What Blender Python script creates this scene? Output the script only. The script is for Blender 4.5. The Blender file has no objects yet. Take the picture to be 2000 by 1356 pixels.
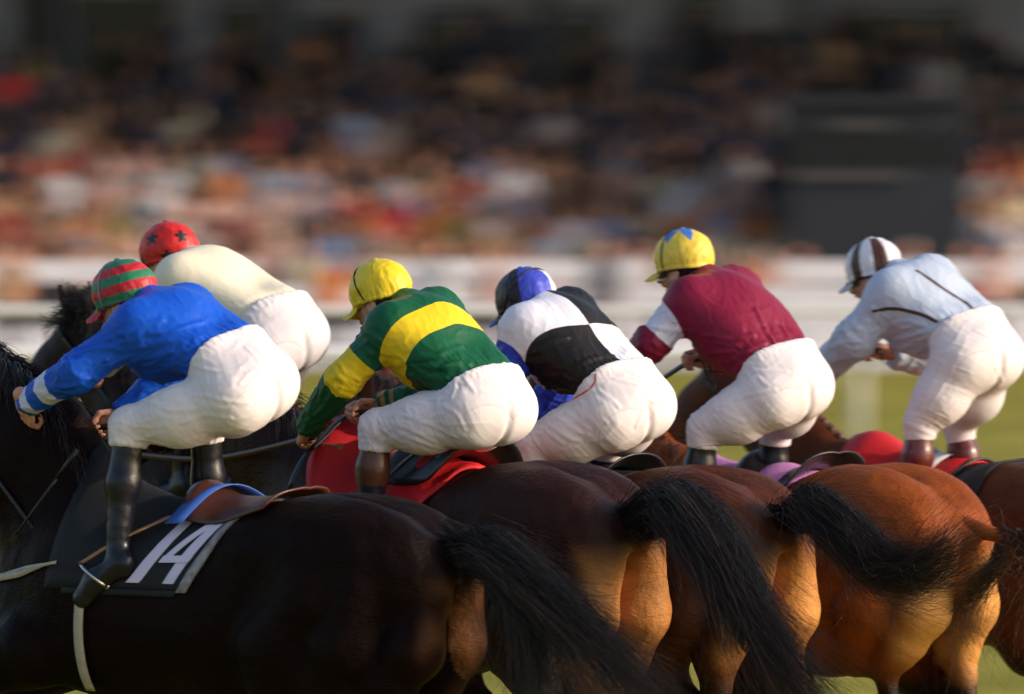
import bpy, math, random, time
import numpy as np
from mathutils import Vector, Matrix
T0 = time.time()
random.seed(7)
RNG = np.random.default_rng(11)
scn = bpy.context.scene
COL = scn.collection

# ------------------------------------------------------------------ camera, sky, sun, exposure
CAM_H = 2.74            # lens height above the turf
F_PX = 13000.0          # focal length in pixels of a 2000 px wide frame
PITCH = math.atan(328.0 / F_PX)
cam_data = bpy.data.cameras.new('camera')
cam = bpy.data.objects.new('camera', cam_data)
COL.objects.link(cam)
cam.location = (0, 0, CAM_H)
cam.rotation_euler = (math.pi / 2 - PITCH, 0, 0)
cam_data.sensor_width = 36.0
cam_data.lens = F_PX / 2000.0 * 36.0
cam_data.clip_start = 0.5
cam_data.clip_end = 2000
cam_data.dof.use_dof = True
cam_data.dof.focus_distance = 24.8
cam_data.dof.aperture_fstop = 2.8
cam_data.dof.aperture_ratio = 0.38
scn.camera = cam

SUN_EL = math.radians(20)
SUN_AZ = math.radians(-14)      # measured from +X (right) towards +Y (away)
SUN_DIR = Vector((math.cos(SUN_EL) * math.cos(SUN_AZ), math.cos(SUN_EL) * math.sin(SUN_AZ), math.sin(SUN_EL)))
world = bpy.data.worlds.new('World')
scn.world = world
world.use_nodes = True
wn = world.node_tree
for n in list(wn.nodes):
    wn.nodes.remove(n)
w_out = wn.nodes.new('ShaderNodeOutputWorld')
w_bg = wn.nodes.new('ShaderNodeBackground')
w_sky = wn.nodes.new('ShaderNodeTexSky')
w_sky.sky_type = 'NISHITA'
w_sky.sun_disc = False
w_sky.sun_elevation = SUN_EL
w_sky.sun_rotation = math.atan2(SUN_DIR.x, SUN_DIR.y)
w_sky.air_density = 1.1
w_sky.dust_density = 3.0
w_sky.ozone_density = 1.6
w_bg.inputs['Strength'].default_value = 0.15
wn.links.new(w_sky.outputs[0], w_bg.inputs['Color'])
wn.links.new(w_bg.outputs[0], w_out.inputs['Surface'])
sun_data = bpy.data.lights.new('sun', 'SUN')
sun_data.energy = 2.0
sun_data.angle = math.radians(0.6)
sun_data.color = (1.0, 0.87, 0.76)
sun = bpy.data.objects.new('sun', sun_data)
COL.objects.link(sun)
sun.location = (30, -10, 30)
sun.rotation_euler = (-SUN_DIR).to_track_quat('-Z', 'Y').to_euler()

scn.view_settings.view_transform = 'Standard'
scn.view_settings.look = 'None'
scn.view_settings.gamma = 1.0
scn.view_settings.exposure = 0.62
scn.view_settings.use_curve_mapping = False
scn.cycles.use_denoising = True
scn.cycles.max_bounces = 8
scn.cycles.sample_clamp_indirect = 6.0

# ------------------------------------------------------------------ image <-> place
CP, SP = math.cos(PITCH), math.sin(PITCH)
def ray(px, py):
    """direction through a photo pixel, scaled to one metre of world depth"""
    xc, yc = (px - 1000.0) / F_PX, (678.0 - py) / F_PX
    dy = CP + yc * SP
    return xc / dy, (yc * CP - SP) / dy
def at(px, py, depth):
    kx, kz = ray(px, py)
    return np.array([kx * depth, depth, CAM_H + kz * depth])

class Frame:
    """a body frame: origin on the body's midplane seen at pixel px0 and depth D, heading left and away by th degrees"""
    def __init__(s, px0, D, th):
        s.D, s.th = D, math.radians(th)
        s.c, s.s = math.cos(s.th), math.sin(s.th)
        s.k0 = (px0 - 1000.0) / F_PX
        s.f = np.array([-s.c, s.s, 0.0])       # forward
        s.l = np.array([-s.s, -s.c, 0.0])      # rider's left (towards the camera)
        s.u = np.array([0, 0, 1.0])
        s.o = np.array([s.k0 * D, D, 0.0])
    def j(s, px, py, l):
        """pixel and offset left of the midplane -> world point"""
        k = (px - 1000.0) / F_PX
        u = (s.k0 * s.D - l * s.s - k * s.D + k * l * s.c) / (k * s.s + s.c)
        Y = s.D + u * s.s - l * s.c
        return at(px, py, Y)
    def w(s, x, y, z):
        return s.o + s.f * x + s.l * y + s.u * z

# ------------------------------------------------------------------ noise, distance fields, meshing
def _hash(i, j, k, seed):
    n = (i.astype(np.int64) * 73856093) ^ (j.astype(np.int64) * 19349663) ^ (k.astype(np.int64) * 83492791) ^ (seed * 2654435)
    n = (n ^ (n >> 13)) * 1274126177
    n = n ^ (n >> 16)
    return ((n & 0xffff) / 32767.5 - 1.0)
_GR = np.array([(1, 1, 0), (-1, 1, 0), (1, -1, 0), (-1, -1, 0), (1, 0, 1), (-1, 0, 1), (1, 0, -1), (-1, 0, -1), (0, 1, 1), (0, -1, 1), (0, 1, -1), (0, -1, -1), (1, 1, 0), (0, -1, 1), (-1, 1, 0), (0, -1, -1)], float)
def vnoise(P, seed=0):
    """gradient noise, about -1..1"""
    I = np.floor(P).astype(np.int64)
    F = P - I
    W = F * F * F * (F * (F * 6 - 15) + 10)
    r = 0
    for dx in (0, 1):
        wx = W[:, 0] if dx else 1 - W[:, 0]
        for dy in (0, 1):
            wy = W[:, 1] if dy else 1 - W[:, 1]
            for dz in (0, 1):
                wz = W[:, 2] if dz else 1 - W[:, 2]
                h = _hash(I[:, 0] + dx, I[:, 1] + dy, I[:, 2] + dz, seed)
                g = _GR[((h * 0.5 + 0.5) * 15.99).astype(int)]
                r = r + wx * wy * wz * (g[:, 0] * (F[:, 0] - dx) + g[:, 1] * (F[:, 1] - dy) + g[:, 2] * (F[:, 2] - dz))
    return np.clip(r * 1.25, -1, 1)
def smin(a, b, k):
    h = np.maximum(k - np.abs(a - b), 0) / k
    return np.minimum(a, b) - h * h * k * 0.25
def smax(a, b, k):
    return -smin(-a, -b, k)
def seg_t(P, a, b):
    ba = b - a
    return np.clip(((P - a) @ ba) / max(float(ba @ ba), 1e-9), 0, 1)
def cone(P, a, b, r1, r2):
    a0, a1, a2 = (float(v) for v in a); b0, b1, b2 = float(b[0]) - a0, float(b[1]) - a1, float(b[2]) - a2
    x = P[:, 0] - a0; y = P[:, 1] - a1; z = P[:, 2] - a2
    bb = max(b0 * b0 + b1 * b1 + b2 * b2, 1e-9)
    t = x * (b0 / bb); t += y * (b1 / bb); t += z * (b2 / bb)
    np.clip(t, 0, 1, out=t)
    x -= t * b0; y -= t * b1; z -= t * b2
    x *= x; y *= y; z *= z; x += y; x += z
    np.sqrt(x, out=x)
    t *= float(r2) - float(r1)
    x -= t; x -= float(r1)
    return x
def chain(P, pts, rad, k=0.03):
    d = None
    for i in range(len(pts) - 1):
        e = cone(P, pts[i], pts[i + 1], rad[i], rad[i + 1])
        d = e if d is None else smin(d, e, k)
    return d
def ell(P, c, r, R=None):
    """ellipsoid with centre c and half axes r along the world axes"""
    x = P[:, 0] - float(c[0]); y = P[:, 1] - float(c[1]); z = P[:, 2] - float(c[2])
    x /= float(r[0]); y /= float(r[1]); z /= float(r[2])
    x2, y2, z2 = x * x, y * y, z * z
    k0 = np.sqrt(x2 + y2 + z2) + 1e-6
    k1 = np.sqrt(x2 / float(r[0]) ** 2 + y2 / float(r[1]) ** 2 + z2 / float(r[2]) ** 2) + 1e-6
    return k0 * (k0 - 1) / k1
def unit(v):
    v = np.asarray(v, float)
    return v / (np.linalg.norm(v) + 1e-12)

def surface(fn0, lo, hi, h, block=4, lip=1.3):
    """polygonise fn(P)<0 in the box lo..hi with cells of size h (surface nets, only near the surface)"""
    fn = lambda P: fn0(np.asfortranarray(P, dtype=np.float32))
    lo = np.asarray(lo, float); hi = np.asarray(hi, float)
    nb = np.ceil((hi - lo) / (h * block)).astype(int)
    n = nb * block
    ax = [lo[i] + h * (np.arange(n[i]) + 0.5) for i in range(3)]
    cb = [lo[i] + h * block * (np.arange(nb[i]) + 0.5) for i in range(3)]
    G = np.stack(np.meshgrid(*cb, indexing='ij'), -1).reshape(-1, 3)
    dc = fn(G)
    act = np.abs(dc) < (h * block * 0.87 + h) * lip
    F = np.repeat(np.repeat(np.repeat(dc.reshape(nb), block, 0), block, 1), block, 2).astype(np.float32)
    ids = np.argwhere(act.reshape(nb))
    if len(ids) == 0:
        raise ValueError('empty field')
    off = np.stack(np.meshgrid(*[np.arange(block)] * 3, indexing='ij'), -1).reshape(-1, 3)
    CH = 1500
    for s in range(0, len(ids), CH):
        I = (ids[s:s + CH, None, :] * block + off[None]).reshape(-1, 3)
        P = lo + h * (I + 0.5)
        F[I[:, 0], I[:, 1], I[:, 2]] = fn(P)
    S = F < 0
    c = np.zeros(tuple(n - 1), np.int8)
    offs = [(a, b, d) for a in (0, 1) for b in (0, 1) for d in (0, 1)]
    for a, b, d in offs:
        c += S[a:n[0] - 1 + a, b:n[1] - 1 + b, d:n[2] - 1 + d]
    A = np.argwhere((c > 0) & (c < 8))
    idx = -np.ones(c.shape, np.int64)
    idx[A[:, 0], A[:, 1], A[:, 2]] = np.arange(len(A))
    acc = np.zeros((len(A), 3)); cnt = np.zeros(len(A))
    for i, p in enumerate(offs):
        for q in offs[i + 1:]:
            if sum(abs(p[m] - q[m]) for m in range(3)) != 1:
                continue
            va = F[A[:, 0] + p[0], A[:, 1] + p[1], A[:, 2] + p[2]].astype(float)
            vb = F[A[:, 0] + q[0], A[:, 1] + q[1], A[:, 2] + q[2]].astype(float)
            m = (va < 0) != (vb < 0)
            t = np.where(m, va / np.where(m, va - vb, 1), 0)
            pos = np.array(p) + t[:, None] * (np.array(q) - np.array(p))
            acc[m] += pos[m]; cnt[m] += 1
    V = lo + h * (A + 0.5 + acc / np.maximum(cnt, 1)[:, None])
    faces = []
    for axis in range(3):
        b, d = [(1, 2), (2, 0), (0, 1)][axis]
        sl0 = [slice(1, n[m] - 1) for m in range(3)]; sl0[axis] = slice(0, n[axis] - 1)
        sl1 = list(sl0); sl1[axis] = slice(1, n[axis])
        s0, s1 = S[tuple(sl0)], S[tuple(sl1)]
        for flip, m in ((False, s0 & ~s1), (True, ~s0 & s1)):
            E = np.argwhere(m)
            if not len(E):
                continue
            E = E + 1
            E[:, axis] -= 1
            quad = []
            for ob, od in ((-1, -1), (0, -1), (0, 0), (-1, 0)):
                q = E.copy(); q[:, b] += ob; q[:, d] += od
                quad.append(idx[q[:, 0], q[:, 1], q[:, 2]])
            if flip:
                quad = quad[::-1]
            faces.append(np.stack(quad, 1))
    Q = np.concatenate(faces)
    Q = Q[(Q >= 0).all(1)]
    return V, Q

def relax(V, Q, it=2, lam=0.5):
    e = np.concatenate([Q[:, [0, 1]], Q[:, [1, 2]], Q[:, [2, 3]], Q[:, [3, 0]]])
    e = np.concatenate([e, e[:, ::-1]])
    deg = np.bincount(e[:, 0], minlength=len(V)).astype(float)
    for _ in range(it):
        m = np.stack([np.bincount(e[:, 0], weights=V[e[:, 1], i], minlength=len(V)) for i in range(3)], 1) / np.maximum(deg, 1)[:, None]
        V = V + lam * (m - V)
    return V
def vnormals(V, Q):
    a, b, c, d = (V[Q[:, i]] for i in range(4))
    fn = np.cross(c - a, d - b)
    N = np.zeros_like(V)
    for i in range(4):
        for k in range(3):
            N[:, k] += np.bincount(Q[:, i], weights=fn[:, k], minlength=len(V))
    return N / (np.linalg.norm(N, axis=1, keepdims=True) + 1e-12)

# ------------------------------------------------------------------ objects
def mesh_obj(name, V, Q, mat, parent=None, origin=None, smooth=True, pat=None, mat_idx=None, attrs=None):
    V = np.asarray(V, float)
    o0 = np.zeros(3) if origin is None else np.asarray(origin, float)
    me = bpy.data.meshes.new(name)
    if isinstance(Q, np.ndarray):
        nq, kk = Q.shape
        me.vertices.add(len(V)); me.vertices.foreach_set('co', (V - o0).astype(np.float32).ravel())
        me.loops.add(nq * kk); me.loops.foreach_set('vertex_index', Q.astype(np.int32).ravel())
        me.polygons.add(nq); me.polygons.foreach_set('loop_start', np.arange(0, nq * kk, kk, dtype=np.int32))
        me.update(calc_edges=True)
    else:
        me.from_pydata((V - o0).tolist(), [], Q)
        me.update()
    if smooth:
        me.polygons.foreach_set('use_smooth', np.ones(len(me.polygons), bool))
    for m in (mat if isinstance(mat, (list, tuple)) else [mat]):
        me.materials.append(m)
    if mat_idx is not None:
        me.polygons.foreach_set('material_index', np.asarray(mat_idx, np.int32))
    if pat is not None:
        pc = np.zeros((len(V), 4), np.float32); pc[:, 3] = 1
        for i, ch in enumerate(pat):
            pc[:, i] = ch
        a = me.attributes.new('pat', 'FLOAT_COLOR', 'POINT')
        a.data.foreach_set('color', pc.ravel())
    for an, av in (attrs or {}).items():
        a = me.attributes.new(an, 'FLOAT_VECTOR', 'POINT')
        a.data.foreach_set('vector', np.asarray(av, np.float32).ravel())
    ob = bpy.data.objects.new(name, me)
    COL.objects.link(ob)
    if parent is None:
        ob.location = o0
    else:
        ob.parent = parent
    return ob
def tag(o, label, cat=None, group=None, kind=None):
    if label: o['label'] = label
    if cat: o['category'] = cat
    if group: o['group'] = group
    if kind: o['kind'] = kind
    return o
def empty(name, loc):
    o = bpy.data.objects.new(name, None)
    COL.objects.link(o); o.location = loc
    o.empty_display_size = 0.1
    return o

class MB:
    """collects simple solids"""
    def __init__(s): s.v = []; s.f = []
    def add(s, V, F):
        n = len(s.v); s.v += [tuple(map(float, p)) for p in V]; s.f += [tuple(i + n for i in q) for q in F]
    def box(s, lo, hi):
        (a, b, c), (d, e, g) = lo, hi
        s.add([(a, b, c), (d, b, c), (d, e, c), (a, e, c), (a, b, g), (d, b, g), (d, e, g), (a, e, g)],
              [(0, 3, 2, 1), (4, 5, 6, 7), (0, 1, 5, 4), (1, 2, 6, 5), (2, 3, 7, 6), (3, 0, 4, 7)])
    def tube(s, pts, rad, n=8, flat=None):
        pts = [np.asarray(p, float) for p in pts]
        if not hasattr(rad, '__len__'): rad = [rad] * len(pts)
        ring = []
        t0 = unit(pts[1] - pts[0])
        ref = np.array([0, 0, 1.0]) if abs(t0[2]) < 0.9 else np.array([1.0, 0, 0])
        x = unit(np.cross(ref, t0))
        V = []
        for i, p in enumerate(pts):
            t = unit(pts[min(i + 1, len(pts) - 1)] - pts[max(i - 1, 0)])
            x = unit(x - t * (x @ t)); y = np.cross(t, x)
            for k in range(n):
                a = 2 * math.pi * k / n
                V.append(p + rad[i] * (x * math.cos(a) + y * math.sin(a) * (flat or 1)))
        F = []
        for i in range(len(pts) - 1):
            for k in range(n):
                F.append((i * n + k, i * n + (k + 1) % n, (i + 1) * n + (k + 1) % n, (i + 1) * n + k))
        F.append(tuple(range(n))[::-1]); F.append(tuple((len(pts) - 1) * n + k for k in range(n)))
        s.add(V, F)
    def strip(s, L, R, th=None):
        """ribbon between two point lists, with thickness along its normal"""
        L = np.asarray(L, float); R = np.asarray(R, float)
        n = len(L)
        th = 0.003 if th is None else th
        T = np.gradient((L + R) / 2, axis=0)
        N = np.cross(R - L, T); N /= np.linalg.norm(N, axis=1, keepdims=True) + 1e-9
        V = np.concatenate([L, R, R - N * th, L - N * th])
        F = []
        for i in range(n - 1):
            for a, b in ((0, 1), (1, 2), (2, 3), (3, 0)):
                F.append((a * n + i, b * n + i, b * n + i + 1, a * n + i + 1))
        F.append((0, 3 * n, 2 * n, n)); F.append((n - 1, 2 * n - 1, 3 * n - 1, 4 * n - 1))
        s.add(V, F)
    def obj(s, name, mat, parent=None, origin=None, smooth=False):
        return mesh_obj(name, np.array(s.v), s.f, mat, parent, origin, smooth)
def spline(pts, n):
    """Catmull-Rom through pts"""
    P = np.asarray(pts, float)
    P = np.concatenate([[2 * P[0] - P[1]], P, [2 * P[-1] - P[-2]]])
    out = []
    m = len(P) - 3
    for t in np.linspace(0, m - 1e-6, n):
        i = int(t); f = t - i
        a, b, c, d = P[i:i + 4]
        out.append(0.5 * (2 * b + (c - a) * f + (2 * a - 5 * b + 4 * c - d) * f * f + (3 * b - a - 3 * c + d) * f ** 3))
    return np.array(out)

# ------------------------------------------------------------------ materials
def material(name, color, rough=0.6, spec=0.4, pats=(), edge=0.0015, bump=None, bump_d=0.002, var=0.0, var_scale=8, sheen=0.0,
             metal=0.0, coat=0.0, obj_color=False, sss=0.0, stretch=None, coord='Object', trans=0.0, fine=None):
    m = bpy.data.materials.new(name)
    m.use_nodes = True
    nt = m.node_tree
    b = nt.nodes['Principled BSDF']
    L = nt.links.new
    def N(t, **k):
        n = nt.nodes.new(t)
        for a, v in k.items(): setattr(n, a, v)
        return n
    def mixc(fac, a, c, mode='MIX'):
        n = N('ShaderNodeMix', data_type='RGBA', blend_type=mode)
        if isinstance(fac, float): n.inputs[0].default_value = fac
        else: L(fac, n.inputs[0])
        for sock, v in ((n.inputs[6], a), (n.inputs[7], c)):
            if isinstance(v, tuple): sock.default_value = (*v[:3], 1)
            else: L(v, sock)
        return n.outputs[2]
    tc = N('ShaderNodeTexCoord')
    co = tc.outputs[coord]
    if stretch:
        mp = N('ShaderNodeMapping'); mp.inputs['Scale'].default_value = stretch
        L(co, mp.inputs[0]); co_s = mp.outputs[0]
    else:
        co_s = co
    if obj_color:
        oi = N('ShaderNodeObjectInfo'); col = oi.outputs['Color']
    else:
        rgb = N('ShaderNodeRGB'); rgb.outputs[0].default_value = (*color, 1); col = rgb.outputs[0]
    if pats:
        at_ = N('ShaderNodeAttribute', attribute_name='pat')
        sep = N('ShaderNodeSeparateColor'); L(at_.outputs['Color'], sep.inputs[0])
        for i, pc in enumerate(pats):
            mr = N('ShaderNodeMapRange', interpolation_type='SMOOTHSTEP')
            mr.inputs[1].default_value = -edge; mr.inputs[2].default_value = edge
            L(sep.outputs[i], mr.inputs[0])
            col = mixc(mr.outputs[0], col, tuple(pc))
    if var:
        nz = N('ShaderNodeTexNoise'); nz.inputs['Scale'].default_value = var_scale; nz.inputs['Detail'].default_value = 5
        L(co_s, nz.inputs['Vector'])
        mr = N('ShaderNodeMapRange'); mr.inputs[1].default_value = 0.3; mr.inputs[2].default_value = 0.7
        mr.inputs[3].default_value = 1 - var; mr.inputs[4].default_value = 1 + var
        L(nz.outputs[0], mr.inputs[0])
        vm = N('ShaderNodeVectorMath', operation='SCALE'); L(col, vm.inputs[0]); L(mr.outputs[0], vm.inputs['Scale'])
        col = vm.outputs[0]
    L(col, b.inputs['Base Color'])
    b.inputs['Roughness'].default_value = rough
    b.inputs['Specular IOR Level'].default_value = spec
    b.inputs['Metallic'].default_value = metal
    if sheen:
        b.inputs['Sheen Weight'].default_value = sheen; b.inputs['Sheen Roughness'].default_value = 0.4
    if coat:
        b.inputs['Coat Weight'].default_value = coat; b.inputs['Coat Roughness'].default_value = 0.25
    if sss:
        b.inputs['Subsurface Weight'].default_value = sss
        b.inputs['Subsurface Radius'].default_value = (0.01, 0.004, 0.002)
        b.inputs['Subsurface Scale'].default_value = 1.0
    if bump:
        last = None
        for sc_, d_ in ((bump, bump_d),) + (((fine[0], fine[1]),) if fine else ()):
            nz = N('ShaderNodeTexNoise'); nz.inputs['Scale'].default_value = sc_; nz.inputs['Detail'].default_value = 4
            L(co_s if last is None else co, nz.inputs['Vector'])
            bp = N('ShaderNodeBump'); bp.inputs['Distance'].default_value = d_; bp.inputs['Strength'].default_value = 1.0
            L(nz.outputs[0], bp.inputs['Height'])
            if last is not None: L(last, bp.inputs['Normal'])
            last = bp.outputs[0]
        L(last, b.inputs['Normal'])
    return m
def hair_material(name, color, color2, rough=0.45):
    m = material(name, color, rough=rough, spec=0.5)
    nt = m.node_tree
    at_ = nt.nodes.new('ShaderNodeAttribute'); at_.attribute_name = 'tone'
    mx = nt.nodes.new('ShaderNodeMix'); mx.data_type = 'RGBA'
    mx.inputs[6].default_value = (*color, 1); mx.inputs[7].default_value = (*color2, 1)
    nt.links.new(at_.outputs['Fac'], mx.inputs[0])
    nt.links.new(mx.outputs[2], nt.nodes['Principled BSDF'].inputs['Base Color'])
    return m
# ------------------------------------------------------------------ the setting
def ground_material():
    m = bpy.data.materials.new('turf'); m.use_nodes = True
    nt = m.node_tree; b = nt.nodes['Principled BSDF']; L = nt.links.new
    tc = nt.nodes.new('ShaderNodeTexCoord')
    def noise(scale, det=6):
        n = nt.nodes.new('ShaderNodeTexNoise'); n.inputs['Scale'].default_value = scale; n.inputs['Detail'].default_value = det
        L(tc.outputs['Object'], n.inputs['Vector']); return n.outputs[0]
    r1 = nt.nodes.new('ShaderNodeValToRGB')
    r1.color_ramp.elements[0].position = 0.3; r1.color_ramp.elements[0].color = (0.22, 0.20, 0.018, 1)
    r1.color_ramp.elements[1].position = 0.7; r1.color_ramp.elements[1].color = (0.42, 0.345, 0.05, 1)
    L(noise(0.45), r1.inputs[0])
    r2 = nt.nodes.new('ShaderNodeValToRGB')
    r2.color_ramp.elements[0].position = 0.35; r2.color_ramp.elements[0].color = (0.75, 0.75, 0.7, 1)
    r2.color_ramp.elements[1].position = 0.7; r2.color_ramp.elements[1].color = (1.15, 1.15, 1.05, 1)
    L(noise(14), r2.inputs[0])
    mx = nt.nodes.new('ShaderNodeMix'); mx.data_type = 'RGBA'; mx.blend_type = 'MULTIPLY'; mx.inputs[0].default_value = 1
    L(r1.outputs[0], mx.inputs[6]); L(r2.outputs[0], mx.inputs[7]); L(mx.outputs[2], b.inputs['Base Color'])
    b.inputs['Roughness'].default_value = 0.85; b.inputs['Specular IOR Level'].default_value = 0.2
    bp = nt.nodes.new('ShaderNodeBump'); bp.inputs['Distance'].default_value = 0.03
    L(noise(60), bp.inputs['Height']); L(bp.outputs[0], b.inputs['Normal'])
    return m
M_TURF = ground_material()
M_APRON = material('pale_tarmac', (0.58, 0.53, 0.52), rough=0.85, var=0.15, var_scale=0.8, bump=40, bump_d=0.004)
M_WHITE = material('white_rail_plastic', (0.80, 0.78, 0.76), rough=0.4, var=0.05, var_scale=3)
M_BOARD = material('painted_white_board', (0.72, 0.68, 0.68), rough=0.55, var=0.08, var_scale=1.5)
M_CONC = material('terrace_concrete', (0.20, 0.165, 0.15), rough=0.9, var=0.2, var_scale=2.0, bump=30, bump_d=0.004)
M_STANDWALL = material('stand_wall_render', (0.27, 0.29, 0.36), rough=0.9, var=0.2, var_scale=0.5)
M_DARKPAINT = material('dark_painted_steel', (0.016, 0.018, 0.024), rough=0.5, var=0.2, var_scale=1)
M_DARKGLASS = material('dark_window_glass', (0.01, 0.012, 0.016), rough=0.12, spec=0.5)
M_ROOF = material('roof_sheeting', (0.16, 0.15, 0.15), rough=0.7, var=0.1)

def sheet(name, x0, x1, y0, y1, z, mat, nx=1, ny=1):
    xs = np.linspace(x0, x1, nx + 1); ys = np.linspace(y0, y1, ny + 1)
    V = [(x, y, z) for y in ys for x in xs]
    F = [(j * (nx + 1) + i, j * (nx + 1) + i + 1, (j + 1) * (nx + 1) + i + 1, (j + 1) * (nx + 1) + i) for j in range(ny) for i in range(nx)]
    return mesh_obj(name, V, F, mat, smooth=False)
tag(sheet('ground', -900, 900, -300, 1500, 0.0, M_TURF), 'sunlit green racecourse turf', kind='structure')
tag(sheet('path', -120, 120, 95.5, 108.0, 0.006, M_APRON), 'pale tarmac walkway in front of the stand', kind='structure')

def running_rail():
    D = 67.0
    o = np.array([0, D, 0.0])
    r = empty('running_rail', o)
    mb = MB()
    mb.tube([(x, D, 0.98) for x in np.linspace(-40, 40, 41)], 0.085, 10)
    mb.obj('top_rail', M_WHITE, r, o, True)
    for i in range(-9, 10):
        x = 3.52 + 4.0 * i
        mb = MB()
        mb.tube([(x, D + 0.55, 0), (x, D + 0.52, 0.35), (x, D + 0.42, 0.7), (x, D + 0.18, 0.93), (x, D, 0.95)], [0.075, 0.07, 0.065, 0.06, 0.05], 10)
        mb.obj('post', M_WHITE, r, o, True)
    tag(r, 'white plastic running rail on curved posts across the far turf', 'rail')
running_rail()
def infield_rail():
    D = 88.0
    o = np.array([0, D, 0.0]); r = empty('running_rail', o)
    mb = MB(); mb.tube([(x, D, 1.0) for x in np.linspace(-40, 40, 21)], 0.07, 10); mb.obj('top_rail', M_WHITE, r, o, True)
    for i in range(-12, 13):
        mb = MB(); x = 1.2 + 3.0 * i
        mb.tube([(x, D, 0), (x, D, 0.94)], 0.05, 8); mb.obj('post', M_WHITE, r, o, True)
    tag(r, 'thinner white rail on upright posts along the walkway edge', 'rail')
infield_rail()
def crowd_fence():
    D = 100.0
    o = np.array([0, D, 0.0]); r = empty('crowd_fence', o)
    n = 26
    for i in range(-n, n + 1):
        x = 2.0 * i
        mb = MB(); mb.box((x - 0.06, D + 0.05, 0), (x + 0.06, D + 0.17, 1.56)); mb.obj('post', M_BOARD, r, o)
    for i in range(-n, n):
        x = 2.0 * i
        px = 1000 + (x + 1) / D * F_PX
        for z0, z1 in ((0.22, 0.52), (0.86, 1.14), (1.19, 1.52)):
            if 0.5 < z0 < 1 and i in (-7, -5, -4, 3): continue
            if z0 > 1 and i in (-6, -2, 1, 5): continue
            mb = MB(); mb.box((x + 0.01, D, z0), (x + 1.99, D + 0.045, z1)); mb.obj('board', M_BOARD, r, o)
        if 980 < px < 1300 or 1540 < px < 1700 or px > 1900 or (i % 6 == 0):
            mb = MB(); mb.box((x + 0.02, D + 0.01, 0.53), (x + 1.98, D + 0.04, 0.855)); mb.obj('board', M_BOARD, r, o)
    tag(r, 'white boarded fence between walkway and spectators', 'fence')
crowd_fence()

ROW_D, ROW_RISE, ROW_Y0 = 0.82, 0.33, 108.0
N_ROW = 12
def grandstand():
    o = np.array([0, ROW_Y0, 0.0]); r = empty('grandstand', o)
    for k in range(N_ROW):
        y = ROW_Y0 + k * ROW_D
        y1 = y + ROW_D - 0.002 if k < N_ROW - 1 else y + 3.0
        mb = MB(); mb.box((-60, y, -0.2), (60, y1, 0.30 + k * ROW_RISE)); mb.obj('terrace_step', M_CONC, r, o)
    yb = ROW_Y0 + N_ROW * ROW_D + 1.6
    zt = 0.30 + (N_ROW - 1) * ROW_RISE
    mb = MB(); mb.box((-60, yb, zt - 0.1), (60, yb + 0.299, 9.498)); mb.obj('back_wall', M_STANDWALL, r, o)
    # dark doorways and windows set in the back wall
    for px0, px1, z0, z1 in ((150, 330, zt, 6.0), (430, 520, zt, 5.8), (830, 960, zt, 5.6), (1330, 1400, zt, 5.9), (1640, 1880, zt, 5.7), (60, 110, zt, 6.1), (610, 700, zt, 5.5), (1080, 1180, zt, 5.6)):
        a = (px0 - 1000) / F_PX * yb; b = (px1 - 1000) / F_PX * yb
        mb = MB(); mb.box((a, yb - 0.06, z0 + 0.001), (b, yb - 0.005, z1)); d = mb.obj('doorway', M_DARKGLASS, r, o)
        mb = MB()
        mb.box((a - 0.1, yb - 0.09, z0), (a - 0.003, yb - 0.004, z1 + 0.1)); mb.box((b + 0.003, yb - 0.09, z0), (b + 0.1, yb - 0.004, z1 + 0.1)); mb.box((a - 0.1, yb - 0.09, z1 + 0.103), (b + 0.1, yb - 0.004, z1 + 0.2))
        mb.obj('door_frame', M_DARKPAINT, d, o)
    for px in (-900, -450, 40, 560, 1065, 1330, 1560, 2080, 2600):
        y = ROW_Y0 + 8.6 * ROW_D
        x = (px - 1000) / F_PX * y
        mb = MB(); mb.box((x - 0.16, y, 2.9), (x + 0.16, y + 0.3, 9.498)); mb.obj('column', M_DARKPAINT, r, o)
    mb = MB(); mb.box((-60, 107.2, 9.5), (60, yb + 0.3, 9.8)); mb.obj('roof', M_ROOF, r, o)
    for i in range(-12, 13):
        mb = MB(); x = i * 4.7; mb.box((x - 0.1, 107.4, 9.2), (x + 0.1, yb, 9.497)); mb.obj('roof_beam', M_DARKPAINT, r, o)
    tag(r, 'long shaded grandstand with stepped concrete terrace and pale back wall', 'grandstand')
grandstand()
KX0, KX1 = (1535 - 1000) / F_PX * 107.6, (1885 - 1000) / F_PX * 107.6
def booth():
    o = np.array([(KX0 + KX1) / 2, 107.0, 0.0]); r = empty('booth', o)
    mb = MB(); mb.box((KX0, 107.0, 0), (KX1, 110.2, 3.95)); mb.obj('wall', M_DARKPAINT, r, o)
    mb = MB(); mb.box((KX0 - 0.12, 106.75, 3.952), (KX1 + 0.12, 110.3, 4.08)); mb.obj('roof', M_DARKPAINT, r, o)
    w = (KX1 - KX0) / 4
    for i in range(4):
        mb = MB(); mb.box((KX0 + w * i + 0.08, 106.96, 2.95), (KX0 + w * (i + 1) - 0.08, 106.998, 3.5)); mb.obj('window', M_DARKGLASS, r, o)
    M_SILL = material('weathered_sill', (0.07, 0.065, 0.06), rough=0.8)
    for a, b, z in ((0.02, 0.66, 2.74), (0.22, 0.58, 3.55)):
        mb = MB(); mb.box((KX0 + (KX1 - KX0) * a, 106.88, z), (KX0 + (KX1 - KX0) * b, 106.957, z + 0.12)); mb.obj('sill', M_SILL, r, o)
    tag(r, 'dark painted booth rising out of the spectators before the stand', 'booth')
booth()

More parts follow.
